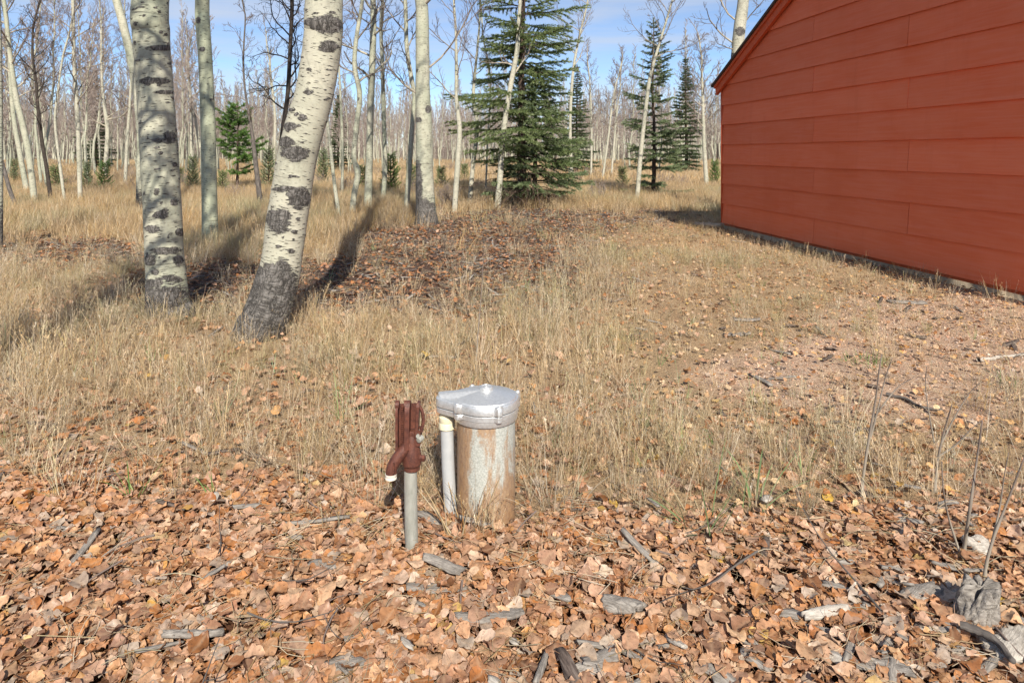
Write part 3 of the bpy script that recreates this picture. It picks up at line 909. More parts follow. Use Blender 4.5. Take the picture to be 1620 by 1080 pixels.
def grow(b, rng, p, d, L, r, level, maxlevel, up=0.25, crook=0.28, kids=(7, 5), thin=0.003, dk=None):
    seg = (9, 6, 4, 3)[min(level, 3)]
    P = [np.array(p, float)]; D = np.array(d, float); D /= np.linalg.norm(D)
    dirs = [D]
    for k in range(seg):
        D = D + rng.normal(0, crook, 3) * (0.6 if level else 0.5) + np.array((0, 0, up)) * (0.5 if k < 2 else 1.0) / seg * 2
        D = D / math.sqrt(D.dot(D))
        P.append(P[-1] + D * L / seg); dirs.append(D)
    P = np.array(P)
    r1 = max(r * 0.30, thin * 0.75)
    R = np.linspace(r, r1, len(P))
    tone = np.clip(1.0 - (R - 0.004) / 0.018, 0, 1)
    if dk is not None: tone = np.clip(tone + dk, 0, 1)
    b.twig(P, R, (6, 4, 3, 3)[min(level, 3)], tone)
    if level < maxlevel:
        n = kids[min(level, len(kids) - 1)]
        n = max(2, int(round(n * rng.uniform(0.75, 1.25))))
        for k in range(n):
            t = 0.18 + 0.80 * (k + rng.uniform(0.1, 0.9)) / n
            f = t * seg; a = min(int(f), seg - 1); q = P[a] + (P[a + 1] - P[a]) * (f - a)
            base = dirs[a + 1]
            nd = rot_about(base, perp(base, rng), rng.uniform(0.55, 1.05))
            ll = L * rng.uniform(0.32, 0.6) * (1.05 - 0.55 * t)
            rr = max((r + (r1 - r) * t) * rng.uniform(0.45, 0.65), thin)
            grow(b, rng, q, nd, ll, rr, level + 1, maxlevel, up, crook, kids, thin, dk)

def crown_on(b, rng, P, R, h0, n, Lmax, maxlevel=2, kids=(7, 5), thin=0.003, up=0.3, crook=0.28, az=None, dk=None, droop=0.0, rfac=0.42):
    """branches on a stem given by points P and radii R from height h0 upward"""
    s = np.concatenate([[0], np.cumsum(np.linalg.norm(np.diff(P, axis=0), axis=1))])
    S = s[-1]
    s0 = np.interp(h0, P[:, 2], s)
    a = rng.uniform(0, 6.28)
    for k in range(n):
        t = (k + rng.uniform(0, 1)) / n
        ss = s0 + (S - s0) * (0.02 + 0.96 * t ** 0.85)
        p = np.array([np.interp(ss, s, P[:, c]) for c in range(3)])
        r = float(np.interp(ss, s, R))
        a += 2.4 + rng.uniform(-0.5, 0.5)
        th = a if az is None else rng.uniform(*az)
        pol = rng.uniform(0.75, 1.25) - 0.45 * t + droop
        d = np.array((math.cos(th) * math.sin(pol), math.sin(th) * math.sin(pol), math.cos(pol)))
        env = (0.55 + 0.45 * math.sin(min(1.0, t * 1.6) * math.pi * 0.5)) * (1.05 - 0.80 * t)
        L = Lmax * env * rng.uniform(0.65, 1.15)
        grow(b, rng, p, d, L, max(min(r * rfac, 0.045), thin * 1.5), 0, maxlevel, up, crook, kids, thin, dk)
    # leader
    d = P[-1] - P[-2]
    grow(b, rng, P[-1], d / np.linalg.norm(d), Lmax * 0.45, R[-1], 0, maxlevel, up, crook, kids, thin, dk)

def stem_dark(P, th, s, pos, rng, base_h, nknots, top):
    """old rough bark at the foot, scattered knots"""
    h = pos[..., 2] - P[0][2]
    sh = h.shape
    nz = fbm(np.stack([pos[..., 0].ravel() * 5, pos[..., 1].ravel() * 5, pos[..., 2].ravel() * 2.2], 1), 31, 3).reshape(sh)
    d = np.clip(1.15 - h / max(base_h, 0.01) + (nz - 0.5) * 1.3, 0, 1) if base_h > 0 else np.zeros(sh)
    rad = max(1e-3, float(np.ptp(pos[..., 0][0])) / 2 + 0.02)
    for k in range(nknots):
        a = rng.uniform(0, 2 * np.pi); hh = rng.uniform(0.3, top)
        da = (th - a + np.pi) % (2 * np.pi) - np.pi
        e = 1 - np.sqrt((da / rng.uniform(0.25, 0.6)) ** 2 + ((s - hh) / rng.uniform(0.03, 0.07)) ** 2)
        d = np.maximum(d, np.clip(e * 1.4, 0, 1))
    return np.clip(d, 0, 1)

def px_stem(path, z, H, ds, rng, zlean=0.0, tip=0.02, wander=0.10, extra=0.25):
    """stem points and radii from image way-points (px,py,width) at depth z, carried on to height H"""
    rows = []
    for (px, py, w) in path:
        p = at(px, py, z)
        zz = z + zlean * max(p[2], 0)
        p = at(px, py, zz)
        rows.append((*p, w / 2 / FPX * zz))
    rows = [list(r) for r in rows]
    g = g1(rows[0][0], rows[0][1])
    foot = list(rows[0]); foot[2] = g - extra; foot[3] *= 1.06
    rows[0][2] = max(rows[0][2], g + 0.02)
    rows = [foot] + rows
    a, c = np.array(rows[-2][:3]), np.array(rows[-1][:3])
    d = (c - a) / np.linalg.norm(c - a)
    top, r = rows[-1][2], rows[-1][3]
    n = max(3, int((H - top) / 1.2))
    for k in range(n):
        t = (k + 1) / n
        d = d * 0.8 + np.array((0, 0, 0.2)) + rng.normal(0, wander, 3) * np.array((1, 1, 0.2))
        d /= np.linalg.norm(d)
        c = c + d * (H - top) / n
        rows.append([*c, r + (tip - r) * t])
    S = sum(np.linalg.norm(np.array(rows[k + 1][:3]) - np.array(rows[k][:3])) for k in range(len(rows) - 1))
    Q = spline(np.array(rows), max(8, int(S / ds)))
    return Q[:, :3], np.maximum(Q[:, 3], 0.004)

def smooth_disp(seed, amp=0.05):
    def f(th, s, pos):
        sh = th.shape
        p = np.stack([pos[..., 0].ravel(), pos[..., 1].ravel(), pos[..., 2].ravel() * 0.8], 1)
        a = fbm(p * 7, seed, 2).reshape(sh) - 0.5
        return 1 + a * amp * 2
    return f

ASP = "aspens"
def aspen(label, path, py_base=None, z=None, H=10.0, ds=0.06, sides=14, mat='aspen', h0=3.0, nbr=22, Lmax=1.9, base_h=0.25, knots=8,
          seed=1, kids=(7, 5), maxlevel=2, thin=0.003, branch_mat='branch', patches=None, zlean=0.0, extra_branches=(), group=None, name="aspen_tree",
          amp=0.05, wander=0.10, crook=0.28, dk=None, rfac=0.42, up=0.3, flare=0.0, az=None, stem_dark_all=None):
    rng = np.random.default_rng(seed)
    if z is None: z = FPX * CAM_H / (py_base - HOR)
    P, R = px_stem(path, z, H, ds, rng, zlean, wander=wander)
    if flare:
        h = P[:, 2] - P[0][2] - 0.25
        R = R * (1 + flare * np.exp(-np.maximum(h, 0) / 0.14))
    root = np.array((P[0][0], P[0][1], g1(P[0][0], P[0][1])))
    t = thing(name, label, "tree", tuple(root), 0, group)
    P = P - root
    b = Buf()
    T, N, B = frames(P)
    th = np.arange(sides) / sides * 2 * np.pi
    s = np.concatenate([[0], np.cumsum(np.linalg.norm(np.diff(P, axis=0), axis=1))])
    ring = N[:, None, :] * np.cos(th)[None, :, None] + B[:, None, :] * np.sin(th)[None, :, None]
    pos = P[:, None, :] + ring * R[:, None, None]
    TH = th[None, :] + 0 * s[:, None]; SS = s[:, None] + 0 * th[None, :]
    d = stem_dark(P, TH, SS, pos, rng, base_h, knots, min(P[-1][2], 6.0))
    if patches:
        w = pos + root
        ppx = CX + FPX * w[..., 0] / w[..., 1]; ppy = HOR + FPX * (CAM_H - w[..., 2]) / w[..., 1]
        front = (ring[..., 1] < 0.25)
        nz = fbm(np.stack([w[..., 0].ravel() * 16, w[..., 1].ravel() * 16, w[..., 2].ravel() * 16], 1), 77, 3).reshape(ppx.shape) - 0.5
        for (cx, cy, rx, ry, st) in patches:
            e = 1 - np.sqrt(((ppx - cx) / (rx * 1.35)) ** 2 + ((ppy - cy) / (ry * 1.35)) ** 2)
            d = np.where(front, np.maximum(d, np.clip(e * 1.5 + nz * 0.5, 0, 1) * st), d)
    if stem_dark_all is not None: d = np.maximum(d, stem_dark_all)
    base_disp = smooth_disp(seed, amp)
    def disp(a, c, p):
        return base_disp(a, c, p) + d * 0.035
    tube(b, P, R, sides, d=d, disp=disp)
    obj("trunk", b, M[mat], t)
    cb = Buf()
    crown_on(cb, rng, P, R, h0, nbr, Lmax, maxlevel, kids, thin, up, crook, az, dk, rfac=rfac)
    for (hh, azm, pol, L, r) in extra_branches:
        p = np.array([np.interp(hh, P[:, 2], P[:, c]) for c in range(3)])
        dd = np.array((math.cos(azm) * math.sin(pol), math.sin(azm) * math.sin(pol), math.cos(pol)))
        grow(cb, rng, p, dd, L, r, 0, maxlevel, up, crook * 1.1, kids, thin, dk)
    obj("crown", cb, M[branch_mat], t)
    return t

# the three foreground stems
rp = random.Random(77)
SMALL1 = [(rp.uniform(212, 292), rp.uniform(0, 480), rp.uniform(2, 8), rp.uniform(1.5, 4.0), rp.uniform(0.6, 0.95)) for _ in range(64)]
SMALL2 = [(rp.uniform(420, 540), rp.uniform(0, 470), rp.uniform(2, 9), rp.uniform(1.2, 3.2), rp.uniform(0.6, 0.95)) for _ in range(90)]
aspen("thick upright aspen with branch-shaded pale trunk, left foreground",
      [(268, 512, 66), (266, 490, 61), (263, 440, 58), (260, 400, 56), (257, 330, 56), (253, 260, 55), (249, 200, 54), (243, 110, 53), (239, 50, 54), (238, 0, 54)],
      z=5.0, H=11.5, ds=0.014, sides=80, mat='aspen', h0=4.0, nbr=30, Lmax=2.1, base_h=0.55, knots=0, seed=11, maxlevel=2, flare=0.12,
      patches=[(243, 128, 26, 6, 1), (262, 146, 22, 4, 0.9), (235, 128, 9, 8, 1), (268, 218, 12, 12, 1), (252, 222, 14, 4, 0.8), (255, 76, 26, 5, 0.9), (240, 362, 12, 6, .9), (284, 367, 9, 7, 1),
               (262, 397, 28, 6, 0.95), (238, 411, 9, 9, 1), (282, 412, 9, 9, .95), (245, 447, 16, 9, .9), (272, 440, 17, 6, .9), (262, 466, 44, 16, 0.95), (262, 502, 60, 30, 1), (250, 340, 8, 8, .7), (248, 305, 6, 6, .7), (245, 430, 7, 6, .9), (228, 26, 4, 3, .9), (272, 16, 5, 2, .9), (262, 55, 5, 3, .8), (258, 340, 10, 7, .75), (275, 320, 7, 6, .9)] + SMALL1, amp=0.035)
aspen("thick leaning aspen with grey bark patches on its curved trunk",
      [(399, 546, 62), (406, 530, 68), (421, 502, 71), (438, 446, 66), (446, 409, 62), (456, 335, 62), (468, 261, 61), (481, 205, 61), (496, 155, 60), (506, 100, 59), (512, 50, 60), (513, 0, 58)],
      z=4.45, H=10.5, ds=0.014, sides=80, mat='aspen_white', h0=3.6, nbr=36, Lmax=2.2, base_h=0.12, knots=0, seed=12, maxlevel=2, flare=0.04,
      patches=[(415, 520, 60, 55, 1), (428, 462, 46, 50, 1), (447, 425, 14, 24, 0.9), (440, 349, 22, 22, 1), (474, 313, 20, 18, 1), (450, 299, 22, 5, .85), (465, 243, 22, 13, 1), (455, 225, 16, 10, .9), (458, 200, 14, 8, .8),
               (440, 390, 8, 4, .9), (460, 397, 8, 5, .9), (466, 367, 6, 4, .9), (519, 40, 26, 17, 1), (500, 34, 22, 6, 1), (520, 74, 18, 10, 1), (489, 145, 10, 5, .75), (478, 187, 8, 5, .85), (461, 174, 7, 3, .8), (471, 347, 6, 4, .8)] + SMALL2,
      amp=0.03, extra_branches=[(2.3, 0.2, 1.1, 0.35, 0.012)])
aspen("smooth slender pale green aspen between the two thick foreground trunks",
      [(332, 392, 25), (332, 350, 23.5), (331, 300, 23), (329, 200, 22), (325, 100, 21), (321, 40, 21.5), (320, 0, 21)],
      z=8.6, H=11.0, ds=0.02, sides=48, mat='aspen_smooth', h0=4.3, nbr=18, Lmax=1.8, base_h=0.06, knots=5, seed=13, amp=0.02, flare=0.05,
      patches=[(332, 386, 16, 4, .7), (314, 32, 4, 7, 1), (320, 78, 6, 4, 1), (334, 158, 3, 2, .9)])

# mid-distance stems: label, path, base row, options
MID = [
 ("stout aspen with blackened rough foot beside the bark mulch bed", [(675, 357, 38), (674, 335, 33), (672, 290, 29), (671, 200, 26), (669, 150, 24), (668, 60, 22), (666, 0, 20)], 357,
  dict(sides=40, ds=0.03, base_h=0.75, mat='aspen', h0=3.3, nbr=24, Lmax=2.2, H=10, knots=3, patches=[(660, 300, 9, 50, 1), (668, 335, 24, 24, 1), (677, 173, 5, 6, 1), (662, 190, 6, 5, .9)], extra_branches=[(2.05, 3.0, 0.9, 1.3, 0.022), (2.5, 0.2, 0.9, 1.8, 0.02)], dk=0.15)),
 ("pale upright aspen with black foot, left of the stout blackened one", [(582, 333, 18), (584, 260, 15), (586, 180, 14), (589, 100, 14), (590, 0, 12)], 333, dict(base_h=0.2, h0=2.2, nbr=26, Lmax=1.9, H=9)),
 ("crooked grey aspen with a dark scorched foot beside the leaning trunk", [(557, 346, 15), (560, 310, 12), (566, 275, 13), (560, 248, 11), (564, 200, 11), (569, 150, 11), (561, 105, 10), (564, 60, 9), (572, 10, 8)], 346, dict(base_h=0.55, h0=2.0, nbr=20, Lmax=1.6, H=8, dk=0.2)),
 ("thin leaning grey aspen stem just right of the leaning trunk", [(537, 349, 9), (529, 290, 7.5), (523, 235, 6.5), (518, 190, 6)], 349, dict(base_h=0.2, h0=2.2, nbr=10, Lmax=1.0, H=5)),
 ("slim aspen with dark foot behind the pale upright one", [(606, 319, 11), (609, 260, 10), (607, 180, 9), (605, 100, 8), (603, 30, 7)], 319, dict(base_h=0.35, h0=2.2, nbr=22, Lmax=1.7, H=8.5)),
 ("mottled aspen partly hidden left of the stout blackened one", [(643, 334, 12), (648, 260, 11), (652, 200, 10), (655, 150, 9), (644, 80, 9), (641, 0, 8)], 334, dict(base_h=0.2, h0=2.1, nbr=24, Lmax=1.8, H=9, dk=0.15)),
 ("pale forked aspen standing right of the stout blackened one", [(719, 339, 12), (724, 260, 12), (727, 205, 11), (722, 160, 8), (722, 110, 7), (721, 50, 5)], 339, dict(base_h=0.1, h0=1.9, nbr=14, Lmax=1.7, H=6.2, mat='aspen_white', crook=0.22, up=0.5)),
 ("slim pale aspen just left of the big spruce", [(743, 326, 10), (748, 265, 9.5), (755, 200, 8.5), (749, 150, 7), (755, 80, 5), (759, 30, 4)], 326, dict(base_h=0.12, h0=1.9, nbr=14, Lmax=1.6, H=6.4, mat='aspen_white', up=0.5)),
 ("pale bending aspen standing directly in front of the big spruce", [(787, 333, 14), (792, 270, 12.5), (797, 205, 12), (808, 135, 11), (818, 80, 10), (820, 40, 8), (823, 0, 7)], 333, dict(base_h=0.16, h0=2.2, nbr=13, Lmax=1.5, H=7.5, mat='aspen_white', knots=2, patches=[(797, 220, 10, 14, 1)], sides=24, ds=0.03)),
 ("bare white aspen leaning in front of the medium spruce", [(1008, 318, 12), (1013, 250, 11), (1020, 185, 10), (1027, 130, 9), (1034, 100, 8), (1046, 60, 6), (1061, 10, 5)], 318, dict(base_h=0.12, h0=3.0, nbr=16, Lmax=2.0, H=6.3, mat='aspen_white', up=0.45, crook=0.22)),
 ("straight white aspen nearest the far corner of the red wall", [(1118, 298, 10), (1114, 230, 8), (1112, 160, 6), (1110, 110, 4)], 298, dict(base_h=0.1, h0=1.7, nbr=26, Lmax=1.7, H=5.0, mat='aspen_white', thin=0.004)),
 ("white aspen rising behind the red roof edge", [(1160, 330, 28), (1163, 200, 27), (1166, 95, 25), (1170, 45, 25), (1176, 0, 23)], None, dict(z=13.6, sides=32, ds=0.04, base_h=0.2, h0=3.7, nbr=14, Lmax=1.9, H=9.5, mat='aspen_white', knots=2, patches=[(1171, 50, 9, 7, 1), (1160, 88, 5, 6, 1)], extra_branches=[(3.3, 3.2, 1.0, 1.2, 0.02), (3.75, 3.0, 0.85, 1.4, 0.02), (3.2, 3.4, 1.4, 0.8, 0.014), (3.4, 0.2, 0.5, 1.0, 0.018)])),
 ("leaning pale aspen whose stem passes behind the thick left trunk", [(220, 319, 13), (221, 260, 13), (222, 200, 16), (211, 112, 17), (198, 52, 17), (184, 0, 16)], 319, dict(z=13.5, base_h=0.8, h0=4.3, nbr=18, Lmax=1.9, H=9, knots=3)),
 ("dark aspen trunk cut by the left edge of the picture", [(-3, 396, 17), (-2, 200, 15), (-5, 0, 13)], 396, dict(z=8.4, base_h=0.9, h0=2.8, nbr=16, Lmax=1.6, H=8, dk=0.25, stem_dark_all=0.35)),
 ("tall aspen leaning left with snaking stem near the left edge", [(55, 324, 13), (49, 270, 12), (43, 230, 12.5), (34, 190, 12), (24, 148, 11), (14, 70, 9), (6, 0, 8)], 324, dict(base_h=0.35, h0=2.3, nbr=24, Lmax=1.9, H=8, dk=0.15)),
 ("shorter aspen leaning left, parallel to the tall snaking one", [(43, 308, 11), (32, 246, 10), (22, 189, 9), (16, 120, 7), (14, 60, 6)], 308, dict(base_h=0.4, h0=2.2, nbr=22, Lmax=1.8, H=7.5)),
 ("thin black dead stem among the left aspens", [(81, 322, 8), (74, 268, 7.5), (66, 220, 7), (60, 170, 6), (57, 130, 5)], 322, dict(mat='darkbark', branch_mat='darkbark', h0=1.6, nbr=18, Lmax=1.2, H=4.8, base_h=0)),
 ("very slim white aspen right of the black dead stem", [(103, 326, 6.5), (92, 240, 5.5), (87, 190, 5), (91, 150, 4)], 326, dict(base_h=0.08, h0=1.9, nbr=16, Lmax=1.2, H=5, mat='aspen_white')),
 ("straight slim aspen in the left stand with evergreen sapling at its foot", [(127, 322, 9.5), (124, 220, 9), (121, 157, 8.5), (117, 95, 7), (115, 0, 6)], 322, dict(base_h=0.15, h0=2.0, nbr=26, Lmax=1.9, H=8, mat='aspen_white')),
 ("branching white aspen with low side limb, left of the thick trunk", [(167, 285, 9), (168, 250, 9), (170, 205, 8.5), (164, 160, 6), (161, 120, 5), (160, 60, 4)], 285, dict(base_h=0.15, h0=2.0, nbr=20, Lmax=2.4, H=8.5, mat='aspen_white', thin=0.004, extra_branches=[(2.6, 0.0, 1.0, 1.9, 0.035)])),
 ("slim white aspen just left of the thick trunk, beyond the meadow", [(198, 294, 7), (201, 227, 6.5), (206, 154, 5), (208, 100, 4)], 294, dict(base_h=0.1, h0=2.4, nbr=18, Lmax=1.7, H=6.5, mat='aspen_white', thin=0.004)),
 ("dark leaning stub of a stem at the left edge", [(25, 330, 8), (14, 296, 8), (6, 266, 7), (-6, 225, 6)], 330, dict(mat='deadwood', branch_mat='darkbark', h0=1.3, nbr=6, Lmax=0.7, H=2.4, base_h=0)),
 ("grey splintered dead snag with thin broken top", [(412, 325, 12), (405, 262, 10), (398, 205, 7), (388, 145, 4.5), (385, 94, 4), (388, 31, 3)], 325, dict(mat='deadwood', branch_mat='branch', h0=1.5, nbr=12, Lmax=1.0, H=4.8, base_h=0)),
 ("pale aspen seen just right of the slender green stem", [(318, 270, 6), (319, 246, 6.5), (309, 190, 6), (301, 142, 5), (298, 90, 4)], 276, dict(base_h=0.1, h0=2.8, nbr=20, Lmax=2.4, H=8.5, mat='aspen_white', thin=0.005)),
 ("white aspen immediately right of the thick left trunk in the background", [(304, 276, 7.5), (303, 230, 7), (303, 189, 6.5), (299, 130, 5)], 277, dict(base_h=0.1, h0=2.6, nbr=20, Lmax=2.2, H=8, mat='aspen_white', thin=0.005)),
 ("dark gnarled dead tree behind the leaning trunk", [(440, 318, 11), (446, 220, 10), (455, 150, 9), (459, 79, 8.5), (462, 0, 8)], 318, dict(z=13.0, mat='darkbark', branch_mat='darkbark', h0=1.6, nbr=36, Lmax=1.7, H=6.5, base_h=0, crook=0.42, up=0.0, kids=(8, 5))),
 ("slim white aspen in the gap between dead snag and leaning trunk", [(433, 275, 6), (435, 186, 6), (428, 120, 5)], 275, dict(base_h=0.1, h0=3.5, nbr=18, Lmax=2.0, H=8, mat='aspen_white', thin=0.005)),
 ("slim white aspen first in the thin clump left of the medium spruce", [(935, 286, 4.5), (936, 200, 4), (933, 130, 3)], 286, dict(base_h=0.1, h0=2.0, nbr=18, Lmax=1.5, H=5.4, mat='aspen_white', thin=0.004)),
 ("slim white aspen second in the thin clump left of the medium spruce", [(953, 286, 5), (962, 220, 4.5), (968, 170, 4), (974, 135, 3)], 286, dict(base_h=0.1, h0=2.0, nbr=18, Lmax=1.5, H=5.2, mat='aspen_white', thin=0.004)),
 ("slim white aspen third in the thin clump left of the medium spruce", [(967, 283, 4), (972, 220, 4), (978, 160, 3)], 283, dict(base_h=0.1, h0=2.0, nbr=16, Lmax=1.5, H=5.4, mat='aspen_white', thin=0.004)),
 ("tall thin bare aspen against the sky right of the big spruce", [(905, 290, 7), (902, 200, 6.5), (906, 120, 6), (914, 70, 5), (927, 15, 4)], 290, dict(base_h=0.1, h0=4.4, nbr=14, Lmax=2.4, H=8, mat='aspen_white', thin=0.004, up=0.5, crook=0.2)),
 ("thin mottled aspen behind the crooked grey one", [(541, 310, 6), (542, 240, 5.5), (540, 180, 5), (536, 100, 4)], 310, dict(base_h=0.2, h0=2.2, nbr=20, Lmax=1.8, H=7, dk=0.1)),
 ("thin aspen seen between the big spruce and its left neighbour", [(768, 312, 4), (770, 262, 4), (772, 210, 3.5), (776, 150, 3)], 312, dict(base_h=0.1, h0=2.0, nbr=14, Lmax=1.2, H=5)),
]
for k, (lab, path, base, kw) in enumerate(MID):
    kw = dict(kw)
    kw.setdefault('sides', 14); kw.setdefault('ds', 0.06); kw.setdefault('H', 8.0); kw.setdefault('seed', 40 + k); kw.setdefault('kids', (7, 6))
    nm = "dead_tree" if kw.get('mat') in ('darkbark', 'deadwood') else "aspen_tree"
    path = [(a, c2, w * (0.74 if k > 0 else 0.96) * (0.85 if 'leaning in front of the medium' in lab else 1.0)) for (a, c2, w) in path]
    aspen(lab, path, base, name=nm, **kw)

# the tree behind the viewer whose bare crown dapples the left trunk
def standing(label, x, y, H, r, seed, h0, nbr, Lmax, group=None):
    rng = np.random.default_rng(seed)
    n = int(H / 0.25)
    zz = np.linspace(-0.25, H, n)
    px_ = x * 0 + np.cumsum(rng.normal(0, 0.018, n)); py_ = np.cumsum(rng.normal(0, 0.018, n))
    P = np.stack([px_, py_, zz], 1); R = r * (1 - 0.85 * np.clip(zz / H, 0, 1) ** 0.9)
    t = thing("aspen_tree", label, "tree", (x, y, g1(x, y)), 0, group)
    b = Buf(); tube(b, P, R, 14, d=np.clip(1 - zz / 0.5, 0, 1)); obj("trunk", b, M['aspen'], t)
    cb = Buf(); crown_on(cb, rng, P, R, h0, nbr, Lmax, 2, (7, 4), 0.005, 0.25, 0.28, None, 0.0, rfac=0.5)
    for k in range(15):                                              # low limbs reaching over the grass
        hh = 2.5 + 2.6 * (k + 0.5) / 15; az = rng.uniform(-0.75, 0.75); pol = rng.uniform(1.15, 1.5)
        p = np.array([np.interp(hh, P[:, 2], P[:, c]) for c in range(3)])
        grow(cb, rng, p, (math.cos(az) * math.sin(pol), math.sin(az) * math.sin(pol), math.cos(pol)), rng.uniform(1.0, 1.7), 0.024, 0, 2, 0.12, 0.26, (8, 5), 0.005)
    obj("crown", cb, M['branch'], t)
standing("tall bare aspen outside the left edge, its shadow crossing the left grass", -2.50, 1.6, 9.0, 0.14, 71, 2.5, 46, 1.45)

# ---- prototypes for the background stands: trunk and crown meshes shared between copies
def proto(seed, H, r, h0, nbr, Lmax, lean, thin=0.0065, kids=(6, 4)):
    rng = np.random.default_rng(seed)
    n = 14
    t = np.linspace(0, 1, n)
    wob = np.cumsum(rng.normal(0, 0.05, (n, 2)), 0)
    P = np.stack([wob[:, 0] + lean * t * H, wob[:, 1], t * H * 0.93 - 0.15], 1)
    R = r * (1 - 0.86 * t) + 0.008
    b = Buf()
    pos = P[:, None, :] + np.zeros((1, 8, 1))
    d = np.clip(0.9 - (P[:, 2] / 0.5) + rng.normal(0, 0.15, n), 0, 1)
    tube(b, P, R, 8, d=d)
    cb = Buf()
    crown_on(cb, rng, P, R, h0, nbr, Lmax, 2, kids, thin, 0.45, 0.22)
    tm = b.mesh("trunk"); cm = cb.mesh("crown")
    tm.materials.append(M['aspen']); cm.materials.append(M['far_twig'])
    return tm, cm, H
PROT = [proto(100 + k, [7.6, 8.4, 6.8, 8.0, 7.2, 9.0, 6.2, 7.8][k], [0.045, 0.056, 0.038, 0.05, 0.041, 0.06, 0.035, 0.044][k], [2.0, 2.3, 1.7, 2.1, 1.9, 2.5, 1.5, 2.2][k], 44, 1.35,
              [0.02, -0.05, 0.06, 0.0, -0.03, 0.03, -0.08, 0.01][k]) for k in range(8)]

def place_proto(label, x, y, k, sc, rz, group):
    tm, cm, H = PROT[k]
    t = thing("aspen_tree", label, "tree", (x, y, g1(x, y)), rz, group)
    t.scale = (sc, sc, sc)
    obj("trunk", tm, None, t); obj("crown", cm, None, t)
    return t

rng = np.random.default_rng(8)
taken = []
def free(x, y, dmin):
    for (a, c) in taken:
        if (a - x) ** 2 + (c - y) ** 2 < dmin * dmin: return False
    taken.append((x, y)); return True
# left stand, mid distance
cnt = 0
while cnt < 95:
    y = rng.uniform(21, 52); px = rng.uniform(-60, 700)
    if px > 320 and y < 32: continue
    x = (px - CX) / FPX * y
    if not free(x, y, 1.0): continue
    place_proto("slim bare aspen in the mid-distance stand left of the spruces", x, y, int(rng.integers(8)), rng.uniform(0.75, 1.1) * (0.72 if px > 320 else 1.0), rng.uniform(0, 6.28), "aspens of the left stand")
    cnt += 1
# forest edge beyond the meadow
cnt = 0
while cnt < 200:
    y = 52 + 32 * rng.uniform(0, 1) ** 1.3; px = rng.uniform(-80, 1200)
    if 980 < px < 1190 and y > 0 and rng.uniform() < 0.3: y *= 0.75
    x = (px - CX) / FPX * y
    if not free(x, y, 0.8): continue
    place_proto("slim bare aspen along the far forest edge beyond the meadow", x, y, int(rng.integers(8)), rng.uniform(0.8, 1.15), rng.uniform(0, 6.28), "aspens of the far forest edge")
    cnt += 1

